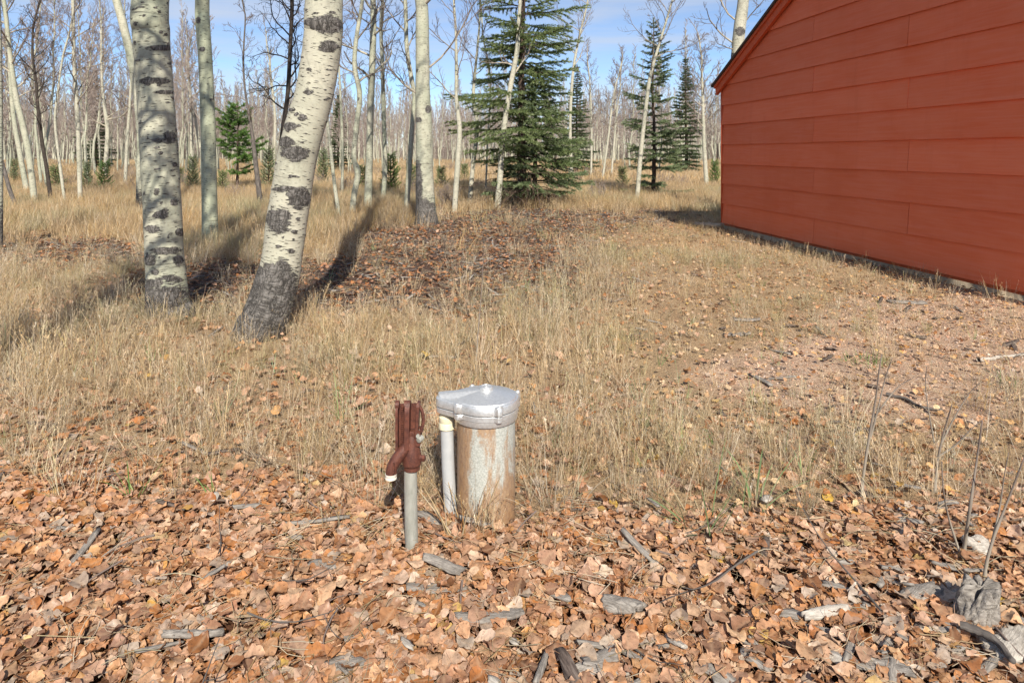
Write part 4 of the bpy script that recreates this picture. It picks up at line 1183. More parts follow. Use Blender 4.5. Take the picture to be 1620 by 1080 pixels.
# ---- conifers
def conifer(seed, H, Lmax, h0, whorl, per, needle_len, needle_w, step, mat, shape=0.85, gaps=0.15, droop=0.35, tip_up=0.25, dead=0, trunk_r=None, lat=0.42, dens=3, lat_step=0.07, lvar=(0.6, 1.2), asym=0.0):
    rng = np.random.default_rng(seed)
    r0 = trunk_r or H * 0.016
    n = 24
    t = np.linspace(0, 1, n)
    P = np.stack([np.cumsum(rng.normal(0, 0.008 * H / 5, n)), np.cumsum(rng.normal(0, 0.008 * H / 5, n)), t * H - 0.15 * (t == 0)], 1)
    tb = Buf(); tube(tb, P, r0 * (1 - 0.93 * t) + 0.003, 10)
    fb_v, fb_d = [], []
    wood = Buf()
    starts, dirs, lens = [], [], []
    z = h0
    while z < H * 0.985:
        f = (z - h0) / (H - h0)
        env = (1 - f) ** shape * (0.75 + 0.25 * min(1, f * 6 + 0.4))
        nb = per if f < 0.85 else max(3, per - 2)
        a0 = rng.uniform(0, 6.28)
        for k in range(nb):
            if rng.uniform() < gaps: continue
            a = a0 + k * 2 * math.pi / nb + rng.normal(0, 0.25)
            L = max(0.12, Lmax * env * rng.uniform(*lvar) * (1 + asym * math.sin(a * 1.0 + z * 2.3) * 0.5))
            h = np.array((math.cos(a), math.sin(a), 0)); u = np.array((0, 0, 1.0))
            s = np.linspace(0, 1, 9)
            rise = 0.25 + 0.7 * f
            zc = L * (rise * 0.35 * s - droop * (1 - f * 0.7) * s ** 1.5 * 0.8 + tip_up * s ** 3 * 0.6)
            c = np.array([np.interp(z, P[:, 2], P[:, q]) for q in range(2)] + [z])
            side = np.array((-math.sin(a), math.cos(a), 0))
            bow = rng.normal(0, 0.06) * L
            B = c + h * (L * s)[:, None] + u * zc[:, None] + side * (bow * s ** 2)[:, None]
            tube(wood, B, np.linspace(max(0.012, L * 0.014), 0.003, 9), 4, cap=False)
            # laterals
            ls = np.arange(0.16, 1.0, lat_step / L)
            for q, sv in enumerate(ls):
                pt = np.array([np.interp(sv, s, B[:, w]) for w in range(3)])
                fwd = np.array([np.interp(min(1, sv + 0.05), s, B[:, w]) for w in range(3)]) - pt
                fwd = fwd / (np.linalg.norm(fwd) + 1e-9)
                sgn = 1 if q % 2 else -1
                ll = lat * L * (1.08 - sv) * rng.uniform(0.6, 1.15) * min(1, sv * 3.2 + 0.25) + 0.05
                dv = fwd * 0.75 + side * sgn * rng.uniform(0.7, 1.05) + u * rng.normal(-0.12, 0.14)
                starts.append(pt); dirs.append(dv / np.linalg.norm(dv)); lens.append(ll)
            starts.append(np.array([np.interp(0.45, s, B[:, w]) for w in range(3)])); dv = B[-1] - starts[-1]
            dirs.append(dv / np.linalg.norm(dv)); lens.append(np.linalg.norm(dv) + 0.06)
        z += whorl * rng.uniform(0.7, 1.3) * (1.0 - 0.45 * f)
    starts.append(P[-2]); dirs.append(np.array((0, 0, 1.0))); lens.append(H * 0.05)
    S, D, Ln = np.array(starts), np.array(dirs), np.array(lens)
    # needles: thin triangles set round every lateral
    cnts = np.maximum(2, (Ln / step).astype(int))
    idx = np.repeat(np.arange(len(S)), cnts * dens)
    m_ = len(idx)
    tt = rng.uniform(0, 1, m_)
    dirn = D[idx]
    sag = -0.10 * (tt ** 2) * Ln[idx]
    base = S[idx] + dirn * (tt * Ln[idx])[:, None]; base[:, 2] += sag
    rv = rng.normal(size=(m_, 3)); rv -= dirn * (rv * dirn).sum(1)[:, None]; rv /= np.linalg.norm(rv, axis=1)[:, None] + 1e-9
    rv[:, 2] += 0.25
    nd = dirn * rng.uniform(0.4, 0.9, m_)[:, None] + rv * 0.75; nd /= np.linalg.norm(nd, axis=1)[:, None]
    wv = np.cross(nd, rng.normal(size=(m_, 3))); wv /= np.linalg.norm(wv, axis=1)[:, None] + 1e-9
    nl = needle_len * rng.uniform(0.6, 1.25, m_)
    A = base + wv * needle_w / 2; C = base - wv * needle_w / 2; E = base + nd * nl[:, None]
    V = np.stack([A, C, E], 1).reshape(-1, 3)
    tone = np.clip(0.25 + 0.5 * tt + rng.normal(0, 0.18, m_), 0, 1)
    cb = Buf()
    cb.add(V, t=np.arange(m_ * 3).reshape(-1, 3), d=np.repeat(tone, 3))
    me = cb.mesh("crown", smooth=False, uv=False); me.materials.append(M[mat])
    for k in range(dead):                                             # bare dead limbs low on the stem
        a = rng.uniform(0, 6.28); zz = rng.uniform(0.1, max(0.2, h0 * 1.3))
        grow(wood, rng, (0, 0, zz), (math.cos(a), math.sin(a), rng.uniform(-0.5, 0.15)), rng.uniform(0.4, 0.9) * Lmax, 0.012, 0, 2, -0.2, 0.25, (5, 4), 0.004)
    tm = tb.mesh("trunk"); tm.materials.append(M['conifer_bark'])
    wm = wood.mesh("limbs"); wm.materials.append(M['conifer_bark'])
    return tm, wm, me

def place_conifer(name, label, pm, x, y, rz=0.0, sc=1.0, group=None, dz=0.0):
    t = thing(name, label, "tree", (x, y, g1(x, y) + dz), rz, group); t.scale = (sc, sc, sc)
    obj("trunk", pm[0], None, t)
    c = obj("crown", pm[2], None, t)
    obj("limbs", pm[1], None, t)
    return t

BIG = conifer(201, 8.6, 1.6, 0.85, 0.20, 7, 0.05, 0.012, 0.02, 'spruce', shape=0.5, gaps=0.38, lvar=(0.35, 1.25), asym=0.6, dens=7, lat_step=0.06, lat=0.5, droop=0.5, tip_up=0.35, dead=22, trunk_r=0.10)
x, y = gp(822, 329)
place_conifer("spruce_tree", "big dark green spruce reaching out of the top of the picture", BIG, x + 0.02, y, 0.6)
BIG2 = conifer(202, 3.1, 1.25, 0.40, 0.17, 7, 0.05, 0.012, 0.02, 'blue_spruce', shape=0.75, gaps=0.20, lvar=(0.5, 1.25), asym=0.4, dens=8, lat_step=0.06, lat=0.5, droop=0.45, tip_up=0.4, dead=16, trunk_r=0.06)
x, y = gp(846, 328)
place_conifer("spruce_tree", "low bushy blue green spruce crowded against the big one", BIG2, x, y - 0.1, 1.0)
MEDP = conifer(203, 4.75, 1.12, 0.20, 0.19, 7, 0.05, 0.012, 0.02, 'blue_spruce', shape=0.8, gaps=0.36, lvar=(0.35, 1.25), asym=0.55, dens=7, lat_step=0.06, lat=0.5, droop=0.35, tip_up=0.35, dead=4, trunk_r=0.06)
x, y = gp(1034, 313)
place_conifer("spruce_tree", "medium pointed spruce between clump of thin aspens and red wall", MEDP, x, y, 0.4)
FARP = conifer(204, 7.0, 1.25, 0.4, 0.24, 7, 0.10, 0.03, 0.04, 'far_spruce', shape=0.8, gaps=0.1, droop=0.35, tip_up=0.2, lvar=(0.4, 1.25), asym=0.4, lat_step=0.10, dens=5, lat=0.5)
for lab, px, topy, z in (("far narrow spruce rising beyond the thin aspens near the red wall", 1085, 92, 36.0), ("far narrow spruce showing just right of the big spruce", 912, 104, 38.0),
                         ("far dark spruce in the left stand behind the copy of thin stems", 150, 110, 44.0), ("far dark spruce behind the crooked grey aspen", 536, 150, 40.0)):
    H_ = CAM_H + (HOR - topy) / FPX * z
    place_conifer("spruce_tree", lab if 'copy' not in lab else "far dark spruce half hidden in the left aspen stand", FARP, (px - CX) / FPX * z, z, z, H_ / 7.0)
PINEP = conifer(205, 2.75, 0.78, 0.55, 0.17, 7, 0.085, 0.014, 0.02, 'pine', shape=0.42, gaps=0.38, lvar=(0.4, 1.35), asym=0.5, droop=0.05, tip_up=0.45, trunk_r=0.045, lat_step=0.08, lat=0.55, dens=6)
x, y = gp(375, 302)
place_conifer("pine_tree", "young bright green pine left of the leaning trunk", PINEP, x, y)
SAP = [conifer(210 + k, [0.95, 0.75, 1.1][k], [0.26, 0.24, 0.24][k], 0.05, 0.09, 6, 0.05, 0.011, 0.02, ['pine', 'spruce', 'blue_spruce'][k], shape=0.6, gaps=0.05, droop=-0.5, tip_up=0.5, trunk_r=0.014, lat_step=0.05) for k in range(3)]
SAPS = [(165, 304, 0, 1.0, "bushy evergreen sapling at the foot of the branching white aspen"), (137, 302, 2, 0.85, "evergreen sapling beside the straight slim aspen in the left stand"),
        (88, 302, 1, 1.1, "small evergreen sapling between the slim left stems"), (23, 290, 2, 0.9, "tiny evergreen sapling near the left edge"),
        (305, 303, 2, 1.0, "narrow evergreen sapling between thick left trunk and slender green stem"), (285, 297, 1, 0.9, "low evergreen sapling hugging the right side of the thick left trunk"),
        (352, 306, 1, 0.9, "low evergreen sapling left of the young pine"), (425, 300, 2, 1.25, "blue green sapling between dead snag and leaning trunk"),
        (511, 292, 2, 1.2, "blue green sapling just right of the leaning trunk"), (574, 302, 1, 1.1, "small sapling peeking out beside the pale upright aspen"),
        (618, 306, 0, 1.25, "bright evergreen sapling between the slim and the mottled aspen"), (652, 305, 1, 1.1, "evergreen sapling just left of the stout blackened aspen"),
        (698, 302, 1, 1.0, "evergreen sapling just right of the stout blackened aspen"), (985, 300, 1, 1.0, "low sapling at the left skirt of the medium spruce"),
        (1131, 295, 0, 1.0, "evergreen sapling beside the red wall corner"), (735, 288, 1, 1.0, "small evergreen sapling out in the meadow left of the big spruce")]
for (px, py, k, sc, lab) in SAPS:
    x, y = gp(px, py)
    place_conifer("evergreen_sapling", lab, SAP[k], x, y, px * 0.7, sc * 0.95, "evergreen saplings in the meadow")

# ------------------------------------------------------------------ scattering (one object per mass, instances on points)
def scatter(name, label, protos, pts, rot, scl, idx, kind="stuff"):
    """protos: list of lists? no - list of objects kept in a library collection; each point carries rotation, scale and which"""
    lib = bpy.data.collections.new(name + "_library")
    for k, o in enumerate(protos):
        o.name = "%s_%02d" % (name, k)
        lib.objects.link(o)
    me = bpy.data.meshes.new(name)
    me.vertices.add(len(pts)); me.vertices.foreach_set("co", np.asarray(pts, np.float32).ravel())
    a = me.attributes.new("rot", 'FLOAT_VECTOR', 'POINT'); a.data.foreach_set("vector", np.asarray(rot, np.float32).ravel())
    a = me.attributes.new("scl", 'FLOAT', 'POINT'); a.data.foreach_set("value", np.asarray(scl, np.float32))
    a = me.attributes.new("idx", 'INT', 'POINT'); a.data.foreach_set("value", np.asarray(idx, np.int32))
    me.update()
    o = bpy.data.objects.new(name, me)
    COL.objects.link(o)
    ng = bpy.data.node_groups.new(name + "_nodes", 'GeometryNodeTree')
    ng.interface.new_socket(name="Geometry", in_out='INPUT', socket_type='NodeSocketGeometry')
    ng.interface.new_socket(name="Geometry", in_out='OUTPUT', socket_type='NodeSocketGeometry')
    gi = ng.nodes.new("NodeGroupInput"); go = ng.nodes.new("NodeGroupOutput")
    iop = ng.nodes.new("GeometryNodeInstanceOnPoints")
    ci = ng.nodes.new("GeometryNodeCollectionInfo")
    ci.inputs['Collection'].default_value = lib
    ci.inputs['Separate Children'].default_value = True
    ci.inputs['Reset Children'].default_value = True
    def na(nm, typ):
        n = ng.nodes.new("GeometryNodeInputNamedAttribute"); n.data_type = typ; n.inputs['Name'].default_value = nm
        return n.outputs['Attribute']
    L = ng.links
    L.new(gi.outputs[0], iop.inputs['Points'])
    L.new(ci.outputs[0], iop.inputs['Instance'])
    iop.inputs['Pick Instance'].default_value = True
    L.new(na("idx", 'INT'), iop.inputs['Instance Index'])
    e2r = ng.nodes.new("FunctionNodeEulerToRotation")
    L.new(na("rot", 'FLOAT_VECTOR'), e2r.inputs[0]); L.new(e2r.outputs[0], iop.inputs['Rotation'])
    L.new(na("scl", 'FLOAT'), iop.inputs['Scale'])
    L.new(iop.outputs[0], go.inputs[0])
    md = o.modifiers.new("scatter", 'NODES'); md.node_group = ng
    tag(o, label, None, None, kind)
    return o

def lib_obj(me, mat=None):
    if isinstance(me, Buf): me = me.mesh("piece", uv=False)
    if mat is not None: me.materials.append(mat)
    return bpy.data.objects.new("piece", me)

# ---- the wood behind the forest edge
rng = np.random.default_rng(77)
fp = []
for k in range(6):
    tm, cm, H = PROT[k]
    # join trunk and crown of a prototype into one library mesh
    b = Buf()
    r_ = np.random.default_rng(100 + k)
    n = 9; t = np.linspace(0, 1, n)
    P = np.stack([np.cumsum(r_.normal(0, 0.07, n)), np.cumsum(r_.normal(0, 0.07, n)), t * H * 0.9 - 0.1], 1)
    tb = Buf(); tube(tb, P, 0.09 * (1 - 0.85 * t) + 0.01, 5)
    cb = Buf(); crown_on(cb, r_, P, 0.09 * (1 - 0.85 * t) + 0.01, 1.6, 34, 1.35, 2, (5, 3), 0.011, 0.5, 0.2)
    cb.flush()
    V = np.concatenate(tb.v + cb.v)
    nt = sum(len(v) for v in tb.v)
    me = bpy.data.meshes.new("far_aspen")
    Q = np.concatenate(tb.q + [q + nt for q in cb.q])
    T = np.concatenate(tb.t) if tb.t else np.zeros((0, 3), int)
    bb = Buf(); bb.add(V, Q, T, d=np.concatenate([np.zeros(nt)] + cb.d))
    me = bb.mesh("far_aspen", uv=True)
    me.materials.append(M['aspen_white']); me.materials.append(M['far_twig'])
    ntq = sum(len(q) for q in tb.q); ntot = len(me.polygons)
    mi = np.ones(ntot, np.int32); mi[:ntq] = 0; mi[len(Q):] = 0
    me.polygons.foreach_set("material_index", mi)
    fp.append(lib_obj(me))
nf = 2000
fy = 80 + 120 * rng.uniform(0, 1, nf) ** 1.2; fpx = rng.uniform(-350, 1500, nf)
fx_ = (fpx - CX) / FPX * fy
scatter("distant_forest", "far-off bare aspen wood closing the horizon behind the meadow", fp,
        np.stack([fx_, fy, gh(fx_, fy) - 0.1], 1), np.stack([0 * fx_, 0 * fx_, rng.uniform(0, 6.28, nf)], 1), rng.uniform(0.85, 1.25, nf), rng.integers(0, 6, nf))

UND = []
for k in range(3):
    r_ = np.random.default_rng(395 + k); b = Buf()
    for q in range(14):
        a = r_.uniform(0, 6.28); le = r_.uniform(0.1, 0.8)
        grow(b, r_, (r_.normal(0, .5), r_.normal(0, .5), 0), (math.cos(a) * math.sin(le), math.sin(a) * math.sin(le), math.cos(le)), r_.uniform(1.2, 2.6), 0.02, 1, 3, 0.2, 0.22, (6, 5, 3), 0.013, 0.2)
    UND.append(lib_obj(b.mesh("piece"), M['far_twig']))
nu = 900
fy = 88 + 110 * rng.uniform(0, 1, nu); fx_ = (rng.uniform(-350, 1500, nu) - CX) / FPX * fy
scatter("far_undergrowth", "brown leafless undergrowth filling the far wood between its stems", UND, np.stack([fx_, fy, gh(fx_, fy) - 0.05], 1),
        np.stack([0 * fx_, 0 * fx_, rng.uniform(0, 6.28, nu)], 1), rng.uniform(0.8, 1.6, nu), rng.integers(0, 3, nu))

# ---- grass tufts
def tuft(seed, n, hmin, hmax, spread, lean, width, tone, seg=3, curl=0.5, heads=0.0):
    rng = np.random.default_rng(seed)
    b = Buf()
    for k in range(n):
        a = rng.uniform(0, 6.28); rr = spread * math.sqrt(rng.uniform())
        p = np.array((math.cos(a) * rr, math.sin(a) * rr, -0.01))
        az = a + rng.normal(0, 0.9)
        h = rng.uniform(hmin, hmax); le = abs(rng.normal(0, lean))
        d = np.array((math.cos(az) * math.sin(le), math.sin(az) * math.sin(le), math.cos(le)))
        side = np.array((-math.sin(az + rng.normal(0, .8)), math.cos(az + rng.normal(0, .8)), 0))
        bend = abs(rng.normal(0, curl))
        pts = [p]
        for s in range(seg):
            d = d + np.array((math.cos(az), math.sin(az), -0.35)) * bend / seg
            d /= np.linalg.norm(d)
            pts.append(pts[-1] + d * h / seg)
        w = width * rng.uniform(0.6, 1.3)
        V = []
        for s in range(seg):
            ww = w * (1 - 0.55 * s / seg)
            V += [pts[s] - side * ww / 2, pts[s] + side * ww / 2]
        V.append(pts[-1])
        q = [(2 * s, 2 * s + 1, 2 * s + 3, 2 * s + 2) for s in range(seg - 1)]
        tn = float(np.clip(rng.normal(*tone), 0, 1))
        b.add(V, q, [(2 * seg - 2, 2 * seg - 1, 2 * seg)], d=tn)
        if rng.uniform() < heads:                              # seed head near the tip
            for s in range(7):
                t = 0.68 + 0.32 * s / 7
                f = t * seg; i0 = min(int(f), seg - 1); c = pts[i0] + (pts[i0 + 1] - pts[i0]) * (f - i0)
                o = rng.normal(0, 0.006, 3); o[2] = abs(o[2]) + 0.008
                b.add([c, c + o + side * 0.002, c + o - side * 0.002], None, [(0, 1, 2)], d=tn)
    return b

FINE = [lib_obj(tuft(300 + k, 34, 0.12, [0.30, 0.36, 0.26, 0.33][k], 0.055, 0.30, 0.0022, (0.45, 0.24), 4, 0.55, 0.35), M['dry']) for k in range(4)]
SHORT = [lib_obj(tuft(310 + k, 40, 0.05, 0.15, 0.07, 0.65, 0.0022, (0.42, 0.25), 3, 0.9), M['dry']) for k in range(3)]
OLIVE = [lib_obj(tuft(320 + k, 36, 0.10, 0.27, 0.06, 0.30, 0.0024, (0.5, 0.28), 4, 0.5, 0.2), M['olive']) for k in range(2)]
GREEN = [lib_obj(tuft(330 + k, 9, 0.10, 0.26, 0.03, 0.30, 0.0045, (0.4, 0.25), 4, 0.45), M['green']) for k in range(2)]
MATTED = [lib_obj(tuft(340 + k, 30, 0.10, 0.24, 0.05, 1.0, 0.0024, (0.55, 0.22), 4, 1.3), M['dry']) for k in range(2)]
NEARG = FINE + SHORT + OLIVE + GREEN + MATTED        # 0-3, 4-6, 7-8, 9-10, 11-12

def grass_density(x, y):
    px, py = im(x, y)
    mul, grv, lit = cover(x, y)
    a = n2(x, y, 0.9, 41, 3) - 0.5
    d = np.ones_like(px)
    right = sstep(880, 1080, px + a * 150) * sstep(330, 380, py)
    d *= 1 - 0.26 * right * (1 - sstep(560, 640, py))
    d *= 1 - 0.94 * mul
    d *= 1 - 0.45 * grv
    d *= 1 - 0.985 * lit
    d *= 1 - 0.20 * sstep(500, 560, py) - 0.32 * sstep(545, 600, py) * sstep(300, 600, px)
    d += 1.9 * ((px > 640) & (px < 1290)) * np.exp(-((py - 735) / 66.0) ** 2) * (0.55 + 0.9 * a)
    d += 0.60 * ((px > 1200) & (px < 1560)) * np.exp(-((py - (742 + 20 * np.sin(px / 120))) / 34.0) ** 2) * (0.6 + a)
    foot = np.maximum(ell(px, py, 268, 528, 85, 34), ell(px, py, 418, 550, 90, 36))
    d += 0.45 * np.exp(-((py - 655) / 95.0) ** 2) * (1 - sstep(480, 700, px)) * (0.6 + a)
    # beside the footing of the red wall: a thin fringe
    wd = (x - HX) * -0.9899 + (y - HY_) * -0.1420
    al = (x - HX) * 0.1420 + (y - HY_) * -0.9899
    inside = (wd < 0.05) & (al > -0.3) & (al < HW)
    d = np.where(inside, 0, d)
    d = np.where((wd > 0.05) & (wd < 0.30) & (al > 0) & (al < HW), 0.22, d)
    # keep the stems and pipes clear
    d = np.where(np.hypot(x - WX, y - WY) < 0.125, 0, d)
    d = np.where(np.hypot(x - YX, y - YY) < 0.05, 0, d)
    d = np.where(np.hypot(x - WX + 0.12, y - WY) < 0.05, 0, d)
    cl = n2(x, y, 4.0, 43, 2) - 0.5
    return np.clip(d * (0.75 + 0.9 * a) * (1 + 1.6 * cl), 0, 1.3)

def sample(rng, y0, y1, rate, margin=1.0):
    """uniform points in the part of the field the picture could see, rate per square metre"""
    half = 0.78
    A = half * (y1 * y1 - y0 * y0) + 2 * margin * (y1 - y0)
    n = int(A * rate)
    out_x, out_y = [], []
    tot = 0
    while tot < n:
        y = rng.uniform(y0, y1, n); hw = half * y + margin
        keep = rng.uniform(0, 1, n) < hw / (half * y1 + margin)
        x = rng.uniform(-1, 1, n) * hw
        out_x.append(x[keep]); out_y.append(y[keep]); tot += keep.sum()
    return np.concatenate(out_x)[:n], np.concatenate(out_y)[:n]

rng = np.random.default_rng(500)
x, y = sample(rng, 1.0, 8.5, 190, 1.8)
keep = rng.uniform(0, 1, len(x)) < grass_density(x, y)
x, y = x[keep], y[keep]
px, py = im(x, y)
n = len(x)
a = n2(x, y, 0.8, 61, 3)
right = sstep(900, 1080, px) * (1 - sstep(590, 650, py))
u = rng.uniform(0, 1, n)
idx = rng.integers(0, 4, n)
idx = np.where(u < 0.26 + 0.50 * right, rng.integers(4, 7, n), idx)
idx = np.where((rng.uniform(0, 1, n) < sstep(0.5, 0.65, a) * 0.65), rng.integers(7, 9, n), idx)
idx = np.where(rng.uniform(0, 1, n) < 0.030 + 0.05 * ((px > 850) & (px < 1250) & (py > 600)), rng.integers(9, 11, n), idx)
idx = np.where((py > 480) & (rng.uniform(0, 1, n) < 0.20), rng.integers(11, 13, n), idx)
scl = rng.uniform(0.55, 1.15, n) * (1 - 0.36 * right) * (1 - 0.18 * sstep(600, 740, py)) * (0.55 + 0.85 * n2(x, y, 2.2, 64, 2))
scl *= 1 - 0.25 * np.clip(2 * np.maximum(ell(px, py, 268, 535, 90, 45), ell(px, py, 418, 558, 95, 45)), 0, 1)
rot = np.stack([rng.normal(0, 0.10, n), rng.normal(0, 0.10, n), rng.uniform(0, 6.28, n)], 1)
scatter("meadow_grass", "dry straw coloured grass growing across the near meadow", NEARG, np.stack([x, y, gh(x, y)], 1), rot, scl, idx)

FARG = [lib_obj(tuft(360 + k, 46, 0.14, 0.40, 0.16, 0.32, 0.0055, (0.5, 0.25), 3, 0.5, 0.25), M['meadow']) for k in range(3)] + \
       [lib_obj(tuft(370, 46, 0.12, 0.34, 0.16, 0.30, 0.0055, (0.5, 0.28), 3, 0.5), M['olive'])]
rng = np.random.default_rng(501)
x, y = sample(rng, 8.0, 24.0, 46, 2.0)
keep = rng.uniform(0, 1, len(x)) < grass_density(x, y)
x, y = x[keep], y[keep]; n = len(x)
px, py = im(x, y)
a = n2(x, y, 0.5, 62, 3)
idx = np.where(rng.uniform(0, 1, n) < sstep(0.48, 0.66, a) * 0.8, 3, rng.integers(0, 3, n))
scl = rng.uniform(0.55, 1.1, n) * (1 - 0.55 * sstep(820, 1000, px) * sstep(325, 350, py))
scatter("middle_grass", "tan grass of the meadow between the middle tree stems", FARG, np.stack([x, y, gh(x, y)], 1),
        np.stack([rng.normal(0, 0.1, n), rng.normal(0, 0.1, n), rng.uniform(0, 6.28, n)], 1), scl, idx)
DISTG = [lib_obj(tuft(380 + k, 60, 0.15, 0.42, 0.45, 0.35, 0.016, (0.5, 0.25), 2, 0.5), M['meadow']) for k in range(3)]
rng = np.random.default_rng(502)
x, y = sample(rng, 23.0, 95.0, 2.6, 6.0); n = len(x)
scatter("far_grass", "golden grass of the open meadow reaching the forest edge", DISTG, np.stack([x, y, gh(x, y)], 1),
        np.stack([rng.normal(0, 0.1, n), rng.normal(0, 0.1, n), rng.uniform(0, 6.28, n)], 1), rng.uniform(0.6, 1.3, n), rng.integers(0, 3, n))

# low brown brush out in the meadow
BRUSH = []
for k in range(2):
    r_ = np.random.default_rng(390 + k); b = Buf()
    for q in range(16):
        a = r_.uniform(0, 6.28); le = r_.uniform(0.2, 1.0)
        grow(b, r_, (r_.normal(0, .08), r_.normal(0, .08), 0), (math.cos(a) * math.sin(le), math.sin(a) * math.sin(le), math.cos(le)), r_.uniform(0.3, 0.6), 0.006, 1, 3, 0.1, 0.25, (5, 5, 3), 0.003, 0.3)
    me = b.mesh("piece"); BRUSH.append(lib_obj(me, M['far_twig']))
rng = np.random.default_rng(503)
x, y = sample(rng, 15.0, 60.0, 0.085, 3.0)
n = len(x)
px, py = im(x, y)
scatter("low_brush", "low leafless brown brush dotted over the far meadow", BRUSH, np.stack([x, y, gh(x, y)], 1),
        np.stack([0 * x, 0 * x, rng.uniform(0, 6.28, n)], 1), rng.uniform(0.5, 1.2, n), rng.integers(0, 2, n))

# ---- fallen leaves
def leaf_mesh(seed, L=0.052):
    """aspen leaf: round blade drawn to a point, more or less curled, folded or torn, with its stalk"""
    rng = np.random.default_rng(seed)
    ns, nw = 9, 7
    t = np.linspace(0, 1, ns)
    half = rng.uniform(0.44, 0.56) * np.sin(np.pi * np.clip(t, 0, 1) ** rng.uniform(0.66, 0.85)) ** rng.uniform(0.55, 0.75) * (1 - 0.28 * t)
    half[0] = 0.10; half[-1] = 0.0
    w = np.linspace(-1, 1, nw)
    T, W = np.meshgrid(t, w, indexing='ij')
    edge = 1 + np.where(np.abs(W) > 0.9, rng.normal(0, 0.03, T.shape), 0)
    if seed % 4 == 3: edge = edge * np.where(W > 0, rng.uniform(0.35, 0.75), 1.0)          # torn on one side
    x = (T - 0.45) * L * (1 + 0.03 * np.cos(W * 3)) + 0.10 * L * W * W * rng.normal(0, 0.5)
    yy = half[:, None] * W * L * edge
    style = seed % 5
    ka, kb, fold = rng.normal(0, 3), rng.normal(0, 4), abs(rng.normal(0, 0.12))
    if style == 1: kb = rng.uniform(7, 14) * rng.choice([-1, 1])                            # rolled lengthwise
    if style == 2: ka = rng.uniform(5, 10) * rng.choice([-1, 1])                             # curled tip to stalk
    if style == 3: fold = rng.uniform(0.25, 0.6)                                              # folded on the midrib
    z = ka * x * x + kb * yy * yy + fold * np.abs(yy) + rng.normal(0, 0.0011, T.shape) + rng.normal(0, 5) * x * yy * 2
    z += 0.0035 * np.sin(T * 9 + seed) * np.abs(W) ** 2 + 0.0025 * np.sin(T * 17 + seed * 2) * np.abs(W) ** 3
    b = Buf()
    V = np.stack([x, yy, z], -1).reshape(-1, 3)
    i, j = np.meshgrid(np.arange(ns - 1), np.arange(nw - 1), indexing='ij'); i = i.ravel(); j = j.ravel()
    dk = np.where(np.abs(W) < 0.1, 1.0, 0.0).ravel()
    b.add(V, np.stack([i * nw + j, (i + 1) * nw + j, (i + 1) * nw + j + 1, i * nw + j + 1], 1), d=dk)
    e = V[nw // 2]
    p1 = e + np.array((-0.018, rng.normal(0, .006), rng.normal(0.002, .004))); p2 = p1 + np.array((-0.014, rng.normal(0, .008), rng.normal(0, .005)))
    o = np.array((0, 0.0007, 0.0003))
    b.add([e - o, e + o, p1 - o, p1 + o, p2], [(0, 1, 3, 2)], [(2, 3, 4)], d=0.6)
    return b
NL = 20
LM = [leaf_mesh(600 + k, 0.040 + 0.020 * ((k * 7) % 20) / 20).mesh("leaf", uv=False) for k in range(NL)]
for me in LM: me.materials.append(M['leaf'])
LMd = [leaf_mesh(620 + k, 0.05).mesh("leaf", uv=False) for k in range(4)]
for me in LMd: me.materials.append(M['leaf_dark'])
LMg = [leaf_mesh(640 + k, 0.046).mesh("leaf", uv=False) for k in range(4)]
for me in LMg: me.materials.append(M['leaf_gold'])

rng = np.random.default_rng(510)
x, y = sample(rng, 0.75, 3.4, 4200, 1.4)
px, py = im(x, y)
mul, grv, lit = cover(x, y)
den = np.clip(lit + 0.10 * (1 - grv), 0, 1)
den *= np.where(np.hypot(x - WX, y - WY) < 0.10, 0, 1) * np.where(np.hypot(x - YX, y - YY) < 0.022, 0, 1)
keep = rng.uniform(0, 1, len(x)) < den
x, y, lit = x[keep], y[keep], lit[keep]
n = len(x)
lay = rng.uniform(0, 1, n) ** 0.8
hump = (n2(x, y, 5.0, 71, 2) - 0.5) * 0.03
z = gh(x, y) + 0.004 + lit * (lay * 0.026 + hump + 0.008)
tilt = rng.normal(0, 1, (n, 2)) * np.where(rng.uniform(0, 1, (n, 1)) < 0.13, 0.65, 0.20)
flip = (rng.uniform(0, 1, n) < 0.45) * np.pi
rot = np.stack([tilt[:, 0] + flip, tilt[:, 1], rng.uniform(0, 6.28, n)], 1)
scl = 0.34 + 0.70 * rng.uniform(0, 1, n) ** 0.9
# the 300 that show largest are pieces of their own, the rest one mass
px, py = im(x, y)
vis = (px > 5) & (px < 1615) & (py < 1076) & (py > 760)
score = np.where(vis, scl * (1.0 / y) * (1 + 0.8 * lay) * (np.abs(tilt).sum(1) < 0.55), 0)
top = np.argsort(-score)[:300]
sel = np.zeros(n, bool); sel[top] = True
for k in top:
    o = obj("leaf", LM[k % NL], None, ground, (x[k], y[k], z[k] + 0.006), tuple(rot[k]))
    o.scale = (scl[k] * 1.05,) * 3
r_ = ~sel
scatter("leaf_litter", "thick carpet of curled orange brown fallen aspen leaves", [lib_obj(me) for me in LM], np.stack([x, y, z], 1)[r_], rot[r_], scl[r_], rng.integers(0, NL, r_.sum()))

